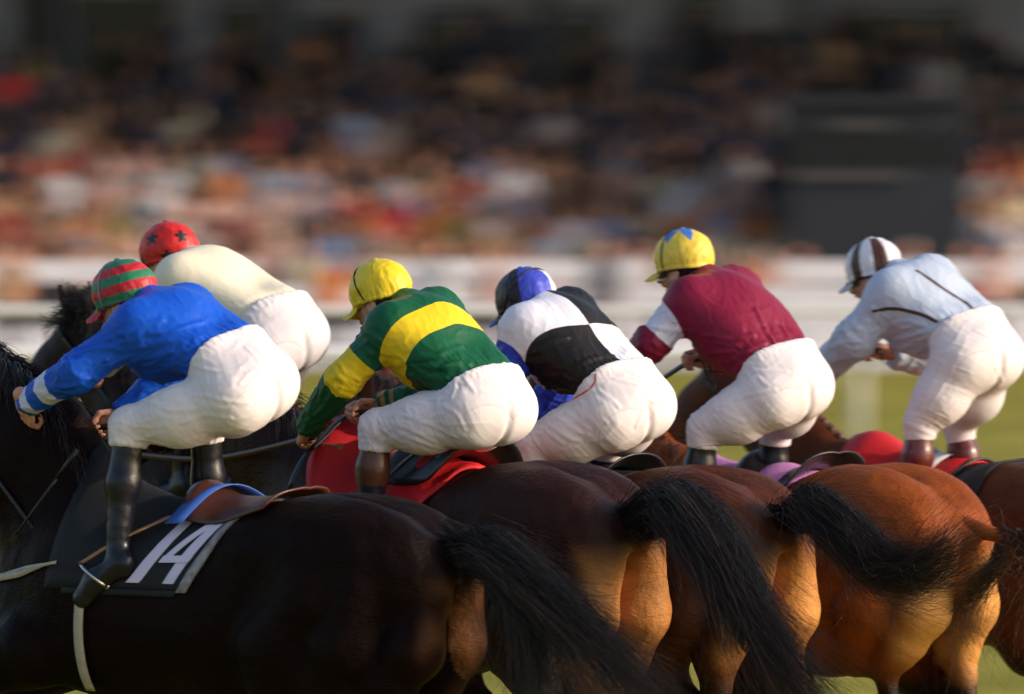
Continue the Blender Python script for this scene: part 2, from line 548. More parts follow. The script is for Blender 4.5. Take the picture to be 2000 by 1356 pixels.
# ------------------------------------------------------------------ spectators
def spectator_mesh(v):
    A = lambda *p: np.array(p, float)
    sh = 0.19
    arms = {
        0: [((sh, 0, 1.40), (sh + 0.07, 0.02, 1.10), (sh + 0.05, -0.08, 0.86)), ((-sh, 0, 1.40), (-sh - 0.07, 0.02, 1.10), (-sh - 0.05, -0.08, 0.86))],
        1: [((sh, 0, 1.40), (sh + 0.08, -0.04, 1.12), (-0.04, -0.22, 1.14)), ((-sh, 0, 1.40), (-sh - 0.08, -0.04, 1.12), (0.04, -0.20, 1.10))],
        2: [((sh, 0, 1.40), (sh + 0.10, -0.16, 1.20), (0.05, -0.22, 1.58)), ((-sh, 0, 1.40), (-sh - 0.10, -0.16, 1.20), (-0.05, -0.22, 1.58))],
        3: [((sh, 0, 1.40), (sh + 0.07, 0.0, 1.12), (0.08, -0.28, 1.12)), ((-sh, 0, 1.40), (-sh - 0.05, 0.04, 1.10), (-sh - 0.02, -0.05, 0.86))],
        4: [((sh, 0, 1.40), (sh + 0.16, -0.05, 1.52), (sh + 0.12, -0.1, 1.80)), ((-sh, 0, 1.40), (-sh - 0.07, 0.0, 1.12), (-0.08, -0.27, 1.14))],
    }[v]
    w = [0, 0.01, -0.015, 0.02, -0.005][v]
    def body(P):
        d = ell(P, (0, 0.01, 1.22), (0.19 + w, 0.125, 0.30))
        d = smin(d, ell(P, (0, 0.0, 0.95), (0.17 + w, 0.125, 0.16)), 0.08)
        d = smin(d, cone(P, A(-sh, 0.01, 1.41), A(sh, 0.01, 1.41), 0.065, 0.065), 0.07)
        d = smin(d, cone(P, A(0, 0.01, 1.45), A(0, -0.015, 1.56), 0.055, 0.055), 0.03)
        for a, b, c in arms:
            d = smin(d, chain(P, [A(*a), A(*b), A(*c)], [0.062, 0.05, 0.042], 0.02), 0.03)
            d = smin(d, ell(P, c, (0.045, 0.05, 0.06)), 0.015)
        for s in (-1, 1):
            d = smin(d, chain(P, [A(0.09 * s, 0, 0.9), A(0.10 * s, -0.01, 0.48), A(0.11 * s, 0.01, 0.08)], [0.095, 0.065, 0.05], 0.02), 0.04)
            d = smin(d, ell(P, (0.12 * s, -0.06, 0.045), (0.05, 0.13, 0.045)), 0.02)
        d = smin(d, ell(P, (0, -0.02, 1.655), (0.082, 0.10, 0.125)), 0.02)
        d = smin(d, ell(P, (0, -0.125, 1.64), (0.018, 0.022, 0.03)), 0.015)
        return d
    V, Q = surface(body, (-0.5, -0.5, -0.03), (0.5, 0.4, 1.95), 0.032)
    C = V[Q].mean(1)
    mi = np.full(len(Q), 2)                                 # 0 skin 1 hair 2 top 3 trousers
    mi[C[:, 2] < 0.90] = 3
    hd = (C[:, 2] > 1.49) & (np.abs(C[:, 0]) < 0.12)
    mi[hd] = 0
    mi[hd & ((C[:, 2] > 1.705) | ((C[:, 1] > 0.0) & (C[:, 2] > 1.58)))] = 1
    for a, b, c in arms:
        mi[np.linalg.norm(C - np.array(c), axis=1) < 0.075] = 0
    return V, Q, mi
M_SK = material('spectator_skin', (0.52, 0.235, 0.14), rough=0.55)
M_TOP = material('spectator_top', (1, 1, 1), rough=0.85, obj_color=True)
M_TRS = material('spectator_trousers', (0.045, 0.043, 0.055), rough=0.85)
def hair_by_object():
    m = material('spectator_hair', (0.05, 0.03, 0.02), rough=0.6)
    nt = m.node_tree
    oi = nt.nodes.new('ShaderNodeObjectInfo'); rp = nt.nodes.new('ShaderNodeValToRGB')
    e = rp.color_ramp.elements
    e[0].color = (0.02, 0.014, 0.01, 1); e[1].color = (0.42, 0.34, 0.26, 1); e[1].position = 1.0
    x = e.new(0.45); x.color = (0.06, 0.03, 0.016, 1); x = e.new(0.75); x.color = (0.22, 0.11, 0.045, 1)
    nt.links.new(oi.outputs['Random'], rp.inputs[0]); nt.links.new(rp.outputs[0], nt.nodes['Principled BSDF'].inputs['Base Color'])
    return m
M_HR = hair_by_object()
SPEC = [spectator_mesh(v) for v in range(5)]
SPEC_ME = []
for V, Q, mi in SPEC:
    ob = mesh_obj('person', V, Q, [M_SK, M_HR, M_TOP, M_TRS], mat_idx=mi)
    SPEC_ME.append(ob.data)
    bpy.data.objects.remove(ob)
TOPS = [('white', (0.75, 0.73, 0.74)), ('tan', (0.50, 0.30, 0.17)), ('red', (0.55, 0.03, 0.035)), ('pale pink', (0.66, 0.42, 0.36)), ('dark navy', (0.025, 0.03, 0.06)),
        ('pale blue', (0.35, 0.42, 0.60)), ('black', (0.015, 0.014, 0.016)), ('orange', (0.70, 0.22, 0.06)), ('grey', (0.28, 0.26, 0.26)), ('cream', (0.66, 0.54, 0.36)), ('brown', (0.16, 0.07, 0.04)), ('olive', (0.28, 0.26, 0.08))]
ORD = ['walkway by the fence', 'first terrace step', 'second terrace step', 'third terrace step', 'fourth terrace step', 'fifth terrace step']
used = {}
def spectator(px, depth, z, row, top, v=None):
    v = random.randrange(5) if v is None else v
    name, c = TOPS[top]
    o = bpy.data.objects.new('person', SPEC_ME[v]); COL.objects.link(o)
    o.location = ((px - 1000) / F_PX * depth, depth, z)
    s = random.uniform(0.93, 1.05)
    o.scale = (s * random.choice((-1, 1)) if False else s, s, s)
    o.rotation_euler = (0, 0, random.uniform(-0.7, 0.5))
    o.color = (*[v * 0.80 for v in c], 1)
    used.setdefault((name, row), []).append((px / depth, o))
WEI = [12, 16, 4, 14, 12, 8, 12, 9, 8, 12, 9, 3]
pick = lambda: random.choices(range(len(TOPS)), WEI)[0]
# people standing by the fence that show singly in the photograph
for px, top, d in ((858, 0, 98.6), (642, 7, 98.2), (20, 1, 98.4), (960, 3, 98.9), (1440, 1, 98.3), (1180, 8, 98.8), (1935, 3, 98.5), (590, 9, 105.5), (1050, 2, 104.2), (1000, 3, 105.8), (1330, 3, 105.4), (1495, 7, 103.4), (1560, 1, 105), (1885, 2, 103.2), (1780, 9, 104.4), (30, 7, 103.2), (-15, 4, 104.1),
                   (165, 3, 105.4), (420, 3, 105.5), (520, 3, 106), (720, 1, 105.6), (1180, 4, 105.8), (1240, 3, 105.2), (1975, 1, 105.1), (930, 9, 105.6), (250, 1, 106)):
    spectator(px, d, 0.006, 0, top)
KEYED = {(1, 345): 0, (1, 470): 2, (1, 700): 7, (1, 1140): 0, (1, 1060): 2, (2, 100): 2, (1, 1180): 5, (2, 690): 2, (1, 1270): 9, (2, 1370): 3, (2, 1490): 1, (1, 235): 11, (4, 105): 2, (4, 1060): 2, (1, 500): 5}
for k in range(0, 5):
    depth = ROW_Y0 + k * ROW_D + 0.45
    z = 0.30 + k * ROW_RISE
    px = -90 + random.uniform(0, 50)
    while px < 2090:
        skip = KX0 - 0.15 < (px - 1000) / F_PX * depth < KX1 + 0.15 and k < 4
        thin = 1500 < px < 1900 and k >= 2
        if not skip and not thin and random.random() < (0.95 if k < 4 else 0.8):
            t = pick()
            for (kk, kp), tt in KEYED.items():
                if kk == k and abs(kp - px) < 36: t = tt
            spectator(px + random.uniform(-12, 12), depth + random.uniform(-0.12, 0.12), z, k + 1, t)
        px += random.uniform(52, 78)
COUNT = ['leftmost', 'second', 'third', 'fourth', 'fifth', 'sixth', 'seventh', 'eighth', 'ninth', 'tenth', 'eleventh', 'twelfth', 'thirteenth']
for (name, row), mem in used.items():
    mem.sort(key=lambda q: (q[1].location.x / q[1].location.y))
    for i, (_, o) in enumerate(mem):
        if len(mem) == 1: lb = 'only out-of-focus spectator in %s top on the %s' % (name, ORD[row])
        elif i == 0: lb = 'leftmost out-of-focus spectator in %s top on the %s' % (name, ORD[row])
        else: lb = 'out-of-focus spectator in %s top, %s from the left on the %s' % (name, COUNT[i], ORD[row])
        tag(o, lb, 'person', 'spectators in %s tops on the %s' % (name, ORD[row]))
# the shaded back rows read as one mass
def back_crowd():
    cols = [np.array(c) for _, c in TOPS]
    SHADE_SKN = np.array((0.22, 0.12, 0.09)); TR = np.array((0.02, 0.02, 0.03))  # darker than the front rows' skin and trousers: stand shade painted in
    VV, QQ, CC = [], [], []
    n = 0
    for k in range(5, N_ROW):
        depth = ROW_Y0 + k * ROW_D + 0.45
        z = 0.30 + k * ROW_RISE
        px = -90 + random.uniform(0, 50)
        while px < 2090:
            dens = 0.9 if k < 8 else (0.75 if k < 10 else 0.5)
            if 1480 < px < 1900: dens = 0.25 if k < 9 else 0.6
            if 1060 < px < 1330 and k > 8: dens *= 0.5
            if random.random() < dens:
                V, Q, mi = SPEC[random.randrange(5)]
                a = random.uniform(-0.7, 0.5); s = random.uniform(0.94, 1.06)
                R = np.array([[math.cos(a), -math.sin(a), 0], [math.sin(a), math.cos(a), 0], [0, 0, 1]])
                W = (V @ R.T) * s + np.array([(px - 1000) / F_PX * depth, depth + random.uniform(-0.12, 0.12), z])
                top = cols[random.choices(range(len(cols)), [1.0, 0.8, 1.2, 0.8, 42, 1.2, 40, 0.3, 3, 0.8, 5, 0.4])[0]]  # mostly navy and black, painting the stand's shade into the clothes
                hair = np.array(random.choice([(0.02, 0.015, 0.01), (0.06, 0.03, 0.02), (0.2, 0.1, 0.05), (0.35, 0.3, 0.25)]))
                pal = np.stack([SHADE_SKN, hair, top, TR])
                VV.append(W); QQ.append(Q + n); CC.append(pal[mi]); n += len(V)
            px += random.uniform(50, 80)
    m = bpy.data.materials.new('shade_painted_crowd'); m.use_nodes = True
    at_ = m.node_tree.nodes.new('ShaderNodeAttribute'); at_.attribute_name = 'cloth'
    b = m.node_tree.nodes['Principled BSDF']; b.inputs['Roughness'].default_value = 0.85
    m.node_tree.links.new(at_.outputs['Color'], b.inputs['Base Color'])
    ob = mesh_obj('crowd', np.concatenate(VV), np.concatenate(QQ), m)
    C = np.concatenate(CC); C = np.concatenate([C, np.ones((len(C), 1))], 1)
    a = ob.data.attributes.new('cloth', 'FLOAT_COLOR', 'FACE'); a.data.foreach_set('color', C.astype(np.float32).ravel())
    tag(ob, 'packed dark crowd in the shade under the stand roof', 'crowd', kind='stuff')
back_crowd()
print('setting', round(time.time() - T0, 1))
# ------------------------------------------------------------------ horses
def strands(guides, n, rad, jitter, seed, tip=0.15, seg=14, curl=0.02, taper0=1.0):
    """hair: n thin tapering three-sided strands scattered about a list of guide curves
    guides: (points Mx3, spread M, weight)"""
    rg = np.random.default_rng(seed)
    VV, QQ, TT = [], [], []
    base = 0
    ws = np.array([g[2] for g in guides], float); ws /= ws.sum()
    cnt = rg.multinomial(n, ws)
    u = np.linspace(0, 1, seg)
    for g, k in zip(guides, cnt):
        if not k: continue
        pts, spr = np.asarray(g[0], float), np.asarray(g[1], float)
        m = len(pts)
        t0 = rg.uniform(0, 1, k) ** 1.6 * (g[3] if len(g) > 3 else 0.05)
        t1 = np.minimum(1.0, t0 + rg.uniform(0.35, 1.0, k))
        ts = (t0[:, None] + (t1 - t0)[:, None] * u) * (m - 1)
        i0 = np.clip(ts.astype(int), 0, m - 2); f = (ts - i0)[..., None]
        C = pts[i0] * (1 - f) + pts[i0 + 1] * f
        S = spr[i0] * (1 - f[..., 0]) + spr[i0 + 1] * f[..., 0]
        nl = max(6, k // 45)                                          # locks
        ld = rg.normal(size=(nl, 3)); ld /= np.linalg.norm(ld, axis=1, keepdims=True); ld *= rg.uniform(0, 1, (nl, 1)) ** 0.5
        lk = rg.integers(0, nl, k)
        d = ld[lk] * 0.86 + rg.normal(size=(k, 3)) * 0.16
        lph = rg.uniform(0, 6.28, (nl, 1, 3)); lfr = rg.uniform(1.0, 2.6, (nl, 1, 3))
        ph = rg.uniform(0, 6.28, (k, 1, 3)); fr = rg.uniform(1.5, 4.5, (k, 1, 3)); amp = rg.uniform(0.2, 1.0, (k, 1, 1)) ** 2 * curl
        wig = np.sin(fr * u[None, :, None] * 3 + ph) * amp * u[None, :, None]
        wig = wig + np.sin(lfr[lk] * u[None, :, None] * 3 + lph[lk]) * (curl * 0.55) * u[None, :, None]
        P = C + d[:, None] * S[..., None] + wig + rg.normal(size=(k, 1, 3)) * rg.uniform(0, 1, (k, 1, 1)) ** 2 * jitter * (u ** 2)[None, :, None]
        T = np.gradient(P, axis=1); T /= np.linalg.norm(T, axis=2, keepdims=True) + 1e-9
        X = np.cross(T, np.array([0.3, 0.5, 0.8])); X /= np.linalg.norm(X, axis=2, keepdims=True) + 1e-9
        Y = np.cross(T, X)
        r = (rad * rg.uniform(0.6, 1.3, (k, 1)) * (taper0 - (taper0 - tip) * u))[..., None]
        V = np.stack([P + r * (X * math.cos(a) + Y * math.sin(a)) for a in (0, 2.094, 4.189)], 2)
        VV.append(V.reshape(-1, 3))
        st = (np.arange(k) * seg * 3)[:, None] + np.arange(seg - 1)[None] * 3
        st = st.reshape(-1, 1) + base
        for q in range(3):
            q2 = (q + 1) % 3
            QQ.append(np.concatenate([st + q, st + q2, st + 3 + q2, st + 3 + q], 1))
        TT.append(np.repeat(np.clip(rg.uniform(0, 1, nl)[lk] ** 2 + rg.normal(size=k) * 0.15, 0, 1), seg * 3))
        base += k * seg * 3
    return np.concatenate(VV), np.concatenate(QQ), np.concatenate(TT)
def hair_obj(name, guides, n, rad, mat, parent, origin, seed=1, jitter=0.03, **k):
    V, Q, T = strands(guides, n, rad, jitter, seed, **k)
    return mesh_obj(name, V, Q, mat, parent, origin, attrs={'tone': np.stack([T] * 3, 1)})

def horse_field(p):
    """distance field of a galloping racehorse in its own frame: x forward, y left, z up, croup at x=0, z=1.6"""
    A = lambda *q: np.array(q, float)
    poll = A(*p.get('poll', (1.82, 0, 1.92)))
    muz = A(*p.get('muzzle', (2.28, 0, 1.52)))
    nk = A(*p.get('neck', (1.42, 0, 1.68)))
    hl = p.get('hind', (((0.16, 0.20, 0.93), (-0.42, 0.17, 0.72), (-0.62, 0.16, 0.38), (-0.75, 0.16, 0.30)),
                        ((0.22, -0.20, 0.92), (-0.16, -0.16, 0.55), (0.02, -0.15, 0.18), (0.08, -0.15, 0.06))))
    fl = p.get('fore') or (((1.02, 0.17, 0.98), (1.34, 0.16, 0.78), (1.25, 0.15, 0.46), (1.13, 0.15, 0.36)),
          ((1.02, -0.17, 0.98), (1.42, -0.16, 0.72), (1.66, -0.15, 0.40), (1.75, -0.15, 0.33)))
    glu = p.get('glu', 0.235)
    def f(P):
        S = P.copy(); S[:, 1] = np.abs(S[:, 1])
        B = P.copy(); B[:, 1] /= 0.86
        d = chain(B, [A(0.0, 0, 1.20), A(0.42, 0, 1.16), A(0.82, 0, 1.15), A(1.10, 0, 1.18)], [0.27, 0.335, 0.335, 0.25], 0.12) * 0.9
        d = smin(d, chain(B, [A(0.02, 0, 1.45), A(0.48, 0, 1.41), A(0.80, 0, 1.46), A(0.98, 0, 1.52), A(1.15, 0, 1.46)], [0.125, 0.115, 0.10, 0.085, 0.10], 0.05), 0.10)
        g = ell(S, (0.0, 0.125, 1.345), (0.42, 0.19, glu + 0.01))
        g = smin(g, ell(S, (-0.24, 0.115, 1.27), (0.20, 0.135, 0.20)), 0.06)
        g = smin(g, ell(S, (0.235, 0.215, 1.385), (0.10, 0.06, 0.075)), 0.07)      # point of the hip
        g = smin(g, ell(S, (-0.40, 0.095, 1.265), (0.065, 0.055, 0.10)), 0.05)      # point of the buttock
        d = smin(d, g, 0.07)
        d = smin(d, chain(P, [A(0.06, 0, 1.475), A(-0.20, 0, 1.43), A(-0.38, 0, 1.36), A(-0.46, 0, 1.335)], [0.10, 0.09, 0.065, 0.05], 0.04), 0.06)
        q_ = S[:, 1] - 0.0
        d = d + 0.010 * np.exp(-((S[:, 1]) / 0.022) ** 2) * np.exp(-((S[:, 0] + 0.12) / 0.22) ** 2) * (S[:, 2] > 1.3)   # groove along the croup
        # muscles of the thigh
        d = smin(d, chain(S, [A(0.0, 0.20, 1.22), A(0.14, 0.215, 1.04), A(0.17, 0.20, 0.93)], [0.165, 0.135, 0.10], 0.06), 0.045)
        d = smin(d, chain(S, [A(-0.16, 0.19, 1.25), A(-0.12, 0.215, 1.05), A(-0.06, 0.20, 0.93)], [0.13, 0.125, 0.085], 0.05), 0.022)
        d = smin(d, chain(S, [A(-0.365, 0.115, 1.22), A(-0.335, 0.145, 1.05), A(-0.24, 0.165, 0.90)], [0.09, 0.105, 0.085], 0.05), 0.018)
        for (st, hk, ft, hf), sg in zip(hl, (1, -1)):
            st, hk, ft, hf = A(*st), A(*hk), A(*ft), A(*hf)
            mid = st * 0.5 + hk * 0.5 + A(0.02, 0.01 * sg, 0.0)
            d = smin(d, chain(P, [st + A(-0.10, 0, 0.06), mid, hk], [0.135, 0.098, 0.058], 0.05), 0.07)
            ham = A(-0.25, 0.16 * sg, 0.92)
            d = smin(d, chain(P, [ham, (ham + hk) / 2 + A(-0.01, 0, 0), hk + A(-0.02, 0, 0.03)], [0.085, 0.05, 0.032], 0.04), 0.05)   # tendon to the hock
            d = smin(d, ell(P, hk + A(-0.015, 0, 0.01), (0.06, 0.048, 0.07)), 0.03)
            d = smin(d, cone(P, hk, ft, 0.043, 0.034), 0.03)
            d = smin(d, cone(P, ft, hf, 0.04, 0.045), 0.02)
        d = smin(d, ell(S, (0.98, 0.15, 1.20), (0.19, 0.14, 0.32)), 0.09)
        d = smin(d, ell(P, (1.20, 0, 1.12), (0.19, 0.21, 0.25)), 0.08)
        for el, kn, ft, hf in fl:
            el, kn, ft, hf = A(*el), A(*kn), A(*ft), A(*hf)
            d = smin(d, cone(P, el, kn, p.get('rfore', 0.105), 0.055), 0.05)
            d = smin(d, cone(P, kn, ft, 0.045, 0.034), 0.03)
            d = smin(d, cone(P, ft, hf, 0.04, 0.045), 0.02)
        N = P.copy(); N[:, 1] /= 0.66
        d = smin(d, chain(N, [A(1.02, 0, 1.34), nk + A(-0.02, 0, -0.06), poll + A(-0.05, 0, -0.10)], [p.get('neck_b', 0.25), p.get('neck_r', 0.175), 0.12], 0.10) * 0.8, 0.10)
        ax = unit(muz - poll)
        H = P.copy(); H[:, 1] /= 0.72
        up = np.array([-ax[2], 0, ax[0]])
        h = chain(H, [poll - up * 0.06, poll + ax * 0.22 - up * 0.07, poll + ax * 0.42 - up * 0.05, muz], [0.095, 0.125, 0.082, 0.068], 0.06) * 0.85
        h = smin(h, ell(P, muz - up * 0.03, (0.07, 0.055, 0.06)), 0.03)
        d = smin(d, h, 0.05)
        e = cone(S, poll + A(-0.02, 0.055, 0.02), poll + A(-0.01, 0.085, 0.15) + up * 0.02, 0.036, 0.010)
        e = smax(e, -cone(S, poll + A(0.03, 0.062, 0.05), poll + A(0.02, 0.10, 0.16), 0.026, 0.008), 0.01)
        d = smin(d, e, 0.025)
        return d
    f.poll, f.muz, f.ax = poll, muz, unit(muz - poll)
    f.lim = (min([q[0] for leg in hl for q in leg] + [-0.50]) - 0.12, max(muz[0], 1.85) + 0.12, max(poll[2] + 0.25, 1.75))
    return f

class Horse: pass
def build_horse(px0, D, th, scale, lift, color, label, p, hairmat, rough=0.5, black_legs=True, h=0.0125, sx=1.0):
    H = Horse()
    H.fr = Frame(px0, D, th); H.s = scale; H.lift = lift
    H.f = horse_field(p)
    x0, x1, zt = H.f.lim
    V, Q = surface(H.f, (x0, -0.46, 0.0), (x1, 0.46, zt), h)
    V = relax(V, Q, 2, 0.5)
    Nn = vnormals(V, Q)
    V = V + Nn * (0.006 * vnoise(V * 6, 3) + 0.0022 * vnoise(V * 17, 5) + 0.0018 * (1 - np.abs(vnoise(V * np.array((9, 14, 6)) + 3, 9))) ** 8 * (V[:, 2] < 1.45))[:, None]
    H.W = lambda L: H.fr.o + np.outer(np.asarray(L)[..., 0] * scale * sx, H.fr.f) + np.outer(np.asarray(L)[..., 1] * scale, H.fr.l) + np.outer(np.asarray(L)[..., 2] * scale + lift, H.fr.u)
    H.w = lambda *q: H.W(np.array([q], float))[0]
    H.o = H.fr.o.copy()
    # points of a bay: dark lower legs, muzzle and mane line
    leg = np.minimum(0.80 - V[:, 2] + 0.04 * vnoise(V * 9, 4), 0.2)
    tan = np.minimum(p.get('lit_tan_x', -0.30) - V[:, 0] + 0.05 * vnoise(V * 8, 6), 1.24 - V[:, 2])  # a bay's tan rear thighs, coloured brighter to paint in the sunlight there
    tan = np.maximum(tan, np.minimum(0.08 - np.abs(V[:, 1]), 1.22 - V[:, 2]) - (V[:, 0] > p.get('lit_tan_x', -0.30) + 0.12))
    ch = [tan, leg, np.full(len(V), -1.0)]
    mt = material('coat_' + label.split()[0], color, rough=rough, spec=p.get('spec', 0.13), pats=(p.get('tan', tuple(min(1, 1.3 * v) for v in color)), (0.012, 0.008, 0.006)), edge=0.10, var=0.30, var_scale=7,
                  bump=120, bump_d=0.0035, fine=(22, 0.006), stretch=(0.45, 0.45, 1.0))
    H.color = color
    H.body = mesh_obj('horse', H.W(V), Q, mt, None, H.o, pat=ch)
    tag(H.body, label, 'horse')
    # crest hair
    poll = H.f.poll
    nk = np.array(p.get('neck', (1.42, 0, 1.68)))
    wth = np.array((1.08, 0, 1.58))
    crest = spline([wth, nk + np.array((-0.03, 0, 0.11)), poll + np.array((-0.02, 0, 0.01))], 26)
    if not p.get('plaits'):
        gs = []
        for i, c in enumerate(crest):
            side = 1 if i % 3 else -1
            fl = p.get('mane_fly', 0.0)
            pts = spline([c + (0, 0, -0.02), c + (-0.05, 0.04 * side, 0.03 + fl), c + (-0.12, 0.10 * side, -0.03 + fl), c + (-0.17, 0.14 * side, -0.12 + fl * 0.7)], 8)
            gs.append((H.W(pts), [0.012, 0.02, 0.03, 0.04], 1.0))
            gs[-1] = (gs[-1][0], np.linspace(0.014, 0.045, 8), 1.0, 0.1)
        hair_obj('mane', gs, p.get('mane_n', 500), 0.0032, hairmat, H.body, H.o, seed=int(px0) % 97, curl=0.015, seg=9)
    else:
        for i, c in enumerate(crest[3:-1:2]):
            V_, Q_ = surface(lambda P: smin(ell(P, (0, 0, 0.012), (0.030, 0.024, 0.030)), ell(P, (-0.012, 0.008, 0.036), (0.022, 0.018, 0.018)), 0.012), (-0.08,) * 3, (0.08,) * 3, 0.008)
            mesh_obj('mane_plait', H.W(V_ + c), Q_, hairmat, H.body, H.o, attrs={'tone': np.full((len(V_), 3), 0.3)})
    if p.get('forelock'):
        gs = []
        rg = np.random.default_rng(5)
        for i in range(26):
            c0 = poll + np.array((rg.uniform(-0.22, 0.06), rg.uniform(-0.05, 0.05), rg.uniform(-0.02, 0.03)))
            dd = unit(np.array((rg.uniform(-0.6, 0.4), rg.uniform(-0.5, 1.0), rg.uniform(-0.1, 1.0))))
            pts = spline([c0, c0 + dd * 0.06 + (0, 0, 0.02), c0 + dd * 0.12, c0 + dd * 0.16 + (-0.03, 0, -0.07)], 8)
            gs.append((H.W(pts), np.linspace(0.012, 0.05, 8), 1.0, 0.1))
        hair_obj('forelock', gs, 1500, 0.0026, hairmat, H.body, H.o, seed=31, curl=0.03, seg=9)
    print(label[:24], len(V), round(time.time() - T0, 1))
    return H

def tail(H, pts_px, widths_px, mat, n=900, l=0.0, seed=3, dock=True, curl=0.03, rad=0.0016, jitter=0.15, extra=(), start=0.0, dock_r=1.05):
    """tail guide given where the photograph shows it, as pixel + offset left of the horse's midplane"""
    P = np.array([H.w(-0.34, 0, 1.43), H.w(-0.43, 0, 1.385)] + [H.fr.j(a, b, c) for a, b, c in pts_px[1:]])
    P = P0 = spline(P, 24)
    if start:
        i_ = int(start * 24); P = P0[i_:]
    m = F_PX / H.fr.D
    NP = len(P)
    Wd = np.interp(np.linspace(0, 1, NP), np.linspace(0, 1, len(widths_px)), widths_px) / m
    guides = [(P, Wd, 1.0, 0.45)]
    for pp, ww, wt in extra:
        Q_ = spline(np.array([H.fr.j(a, b, c) for a, b, c in pp]), 16)
        guides.append((Q_, np.interp(np.linspace(0, 1, 16), np.linspace(0, 1, len(ww)), ww) / m, wt, 0.3))
    t = hair_obj('tail', guides, n, rad, mat, H.body, H.o, seed=seed, curl=curl, jitter=jitter, seg=13)
    if dock:
        d0 = H.w(-0.30, 0, 1.36)
        P = P0
        mb = MB(); mb.tube(spline([d0, P[4] + (0, 0, -0.02), P[6], P[10]] if dock != 'coat' else [d0, P[3] + (0, 0, -0.025), P[7] + (0, 0, -0.01), P[13]], 10), np.array([0.05, 0.047, 0.042, 0.036, 0.03, 0.026, 0.022, 0.018, 0.012, 0.006]) * dock_r, 10)
        mb.obj('dock', material('dock_coat', H.color, rough=0.5, spec=0.13, var=0.3, var_scale=14, bump=120, bump_d=0.003) if dock == 'coat' else mat, H.body, H.o, True)
    return t

# surfaces that lie on a horse: found by walking out from the barrel's axis to the skin
def on_horse(H, x, ang, off):
    """x along the horse, ang from straight up (positive = left/near side) -> local point lying off above the coat"""
    x = np.atleast_1d(x).astype(float); ang = np.atleast_1d(ang).astype(float)
    x, ang = np.broadcast_arrays(x, ang)
    C = np.stack([x, 0 * x, 1.22 + 0 * x], 1)
    dv = np.stack([0 * x, np.sin(ang), np.cos(ang)], 1)
    t = np.full(len(x), 0.42)
    for _ in range(14):
        t = t - 0.9 * (H.f(np.asfortranarray(C + dv * t[:, None])) - off)
    return C + dv * t[:, None]
def drape(H, name, xfun, a0, a1, na, nx, off, mat, parent=None, thick=0.008, smooth=True, origin=None, offfun=None):
    """sheet over the back from angle a0 to a1; xfun(angle) -> (front x, rear x)"""
    XS, AS, OS = [], [], []
    for a in np.linspace(a0, a1, na):
        xf, xr = xfun(a)
        xs = np.linspace(xf, xr, nx)
        XS.append(xs); AS.append(np.full(nx, a)); OS.append(np.full(nx, off) if offfun is None else offfun(xs, a))
    G = on_horse(H, np.concatenate(XS), np.concatenate(AS), np.concatenate(OS))
    top = H.W(G)
    C = np.stack([G[:, 0], 0 * G[:, 0], 1.22 + 0 * G[:, 0]], 1)
    dn = G - C; dn /= np.linalg.norm(dn, axis=1, keepdims=True)
    bot = H.W(G - dn * thick)
    n = len(G)
    F = []
    for i in range(na - 1):
        for j in range(nx - 1):
            q = (i * nx + j, i * nx + j + 1, (i + 1) * nx + j + 1, (i + 1) * nx + j)
            F.append(q); F.append(tuple(k + n for k in q[::-1]))
    ring = [j for j in range(nx)] + [i * nx + nx - 1 for i in range(1, na)] + [(na - 1) * nx + j for j in range(nx - 2, -1, -1)] + [i * nx for i in range(na - 2, 0, -1)]
    for a, b in zip(ring, ring[1:] + ring[:1]):
        F.append((b, a, a + n, b + n))
    ob = mesh_obj(name, np.concatenate([top, bot]), F, mat, parent, origin if origin is not None else H.o, smooth)
    return ob
HAIR_BLACK = hair_material('black_horse_hair', (0.006, 0.005, 0.006), (0.055, 0.034, 0.024), 0.4)
HAIR_BROWN = hair_material('brown_horse_hair', (0.05, 0.02, 0.008), (0.14, 0.055, 0.02), 0.45)
HIND_A = (((0.18, 0.20, 0.93), (-0.40, 0.17, 0.70), (-0.58, 0.16, 0.36), (-0.70, 0.16, 0.28)), ((0.22, -0.20, 0.92), (-0.10, -0.16, 0.55), (0.06, -0.15, 0.18), (0.12, -0.15, 0.06)))
HIND_B = (((0.20, 0.20, 0.95), (-0.22, 0.17, 0.62), (-0.10, 0.16, 0.26), (0.0, 0.16, 0.18)), ((0.16, -0.20, 0.92), (-0.40, -0.16, 0.68), (-0.55, -0.15, 0.36), (-0.66, -0.15, 0.28)))
HIND_E = (((0.30, 0.20, 0.93), (-0.17, 0.18, 0.83), (-0.24, 0.17, 0.45), (-0.14, 0.17, 0.38)), ((0.20, -0.20, 0.92), (-0.30, -0.16, 0.62), (-0.26, -0.15, 0.22), (-0.2, -0.15, 0.10)))
HIND_D = (((0.14, 0.20, 0.93), (-0.46, 0.18, 0.76), (-0.66, 0.17, 0.42), (-0.78, 0.17, 0.34)), ((0.20, -0.20, 0.92), (-0.22, -0.16, 0.58), (-0.12, -0.15, 0.2), (-0.06, -0.15, 0.08)))
HA = build_horse(676, 23.85, 31, 1.0, 0.02, (0.0075, 0.0028, 0.0022), 'near-black bay racehorse wearing number 14, nearest of the field', dict(hind=HIND_A, spec=0.06, mane_n=1800, mane_fly=0.05, rfore=0.15, neck_r=0.25, neck_b=0.30, poll=(1.66, 0, 2.06), muzzle=(2.10, 0, 1.66), neck=(1.32, 0, 1.78), tan=(0.22, 0.09, 0.035), lit_tan_x=-0.50,
    fore=(((1.14, 0.19, 1.00), (1.56, 0.18, 0.84), (1.58, 0.17, 0.48), (1.50, 0.17, 0.38)), ((1.08, -0.17, 1.0), (1.52, -0.16, 0.80), (1.72, -0.15, 0.45), (1.80, -0.15, 0.36)))), HAIR_BLACK, sx=1.08)
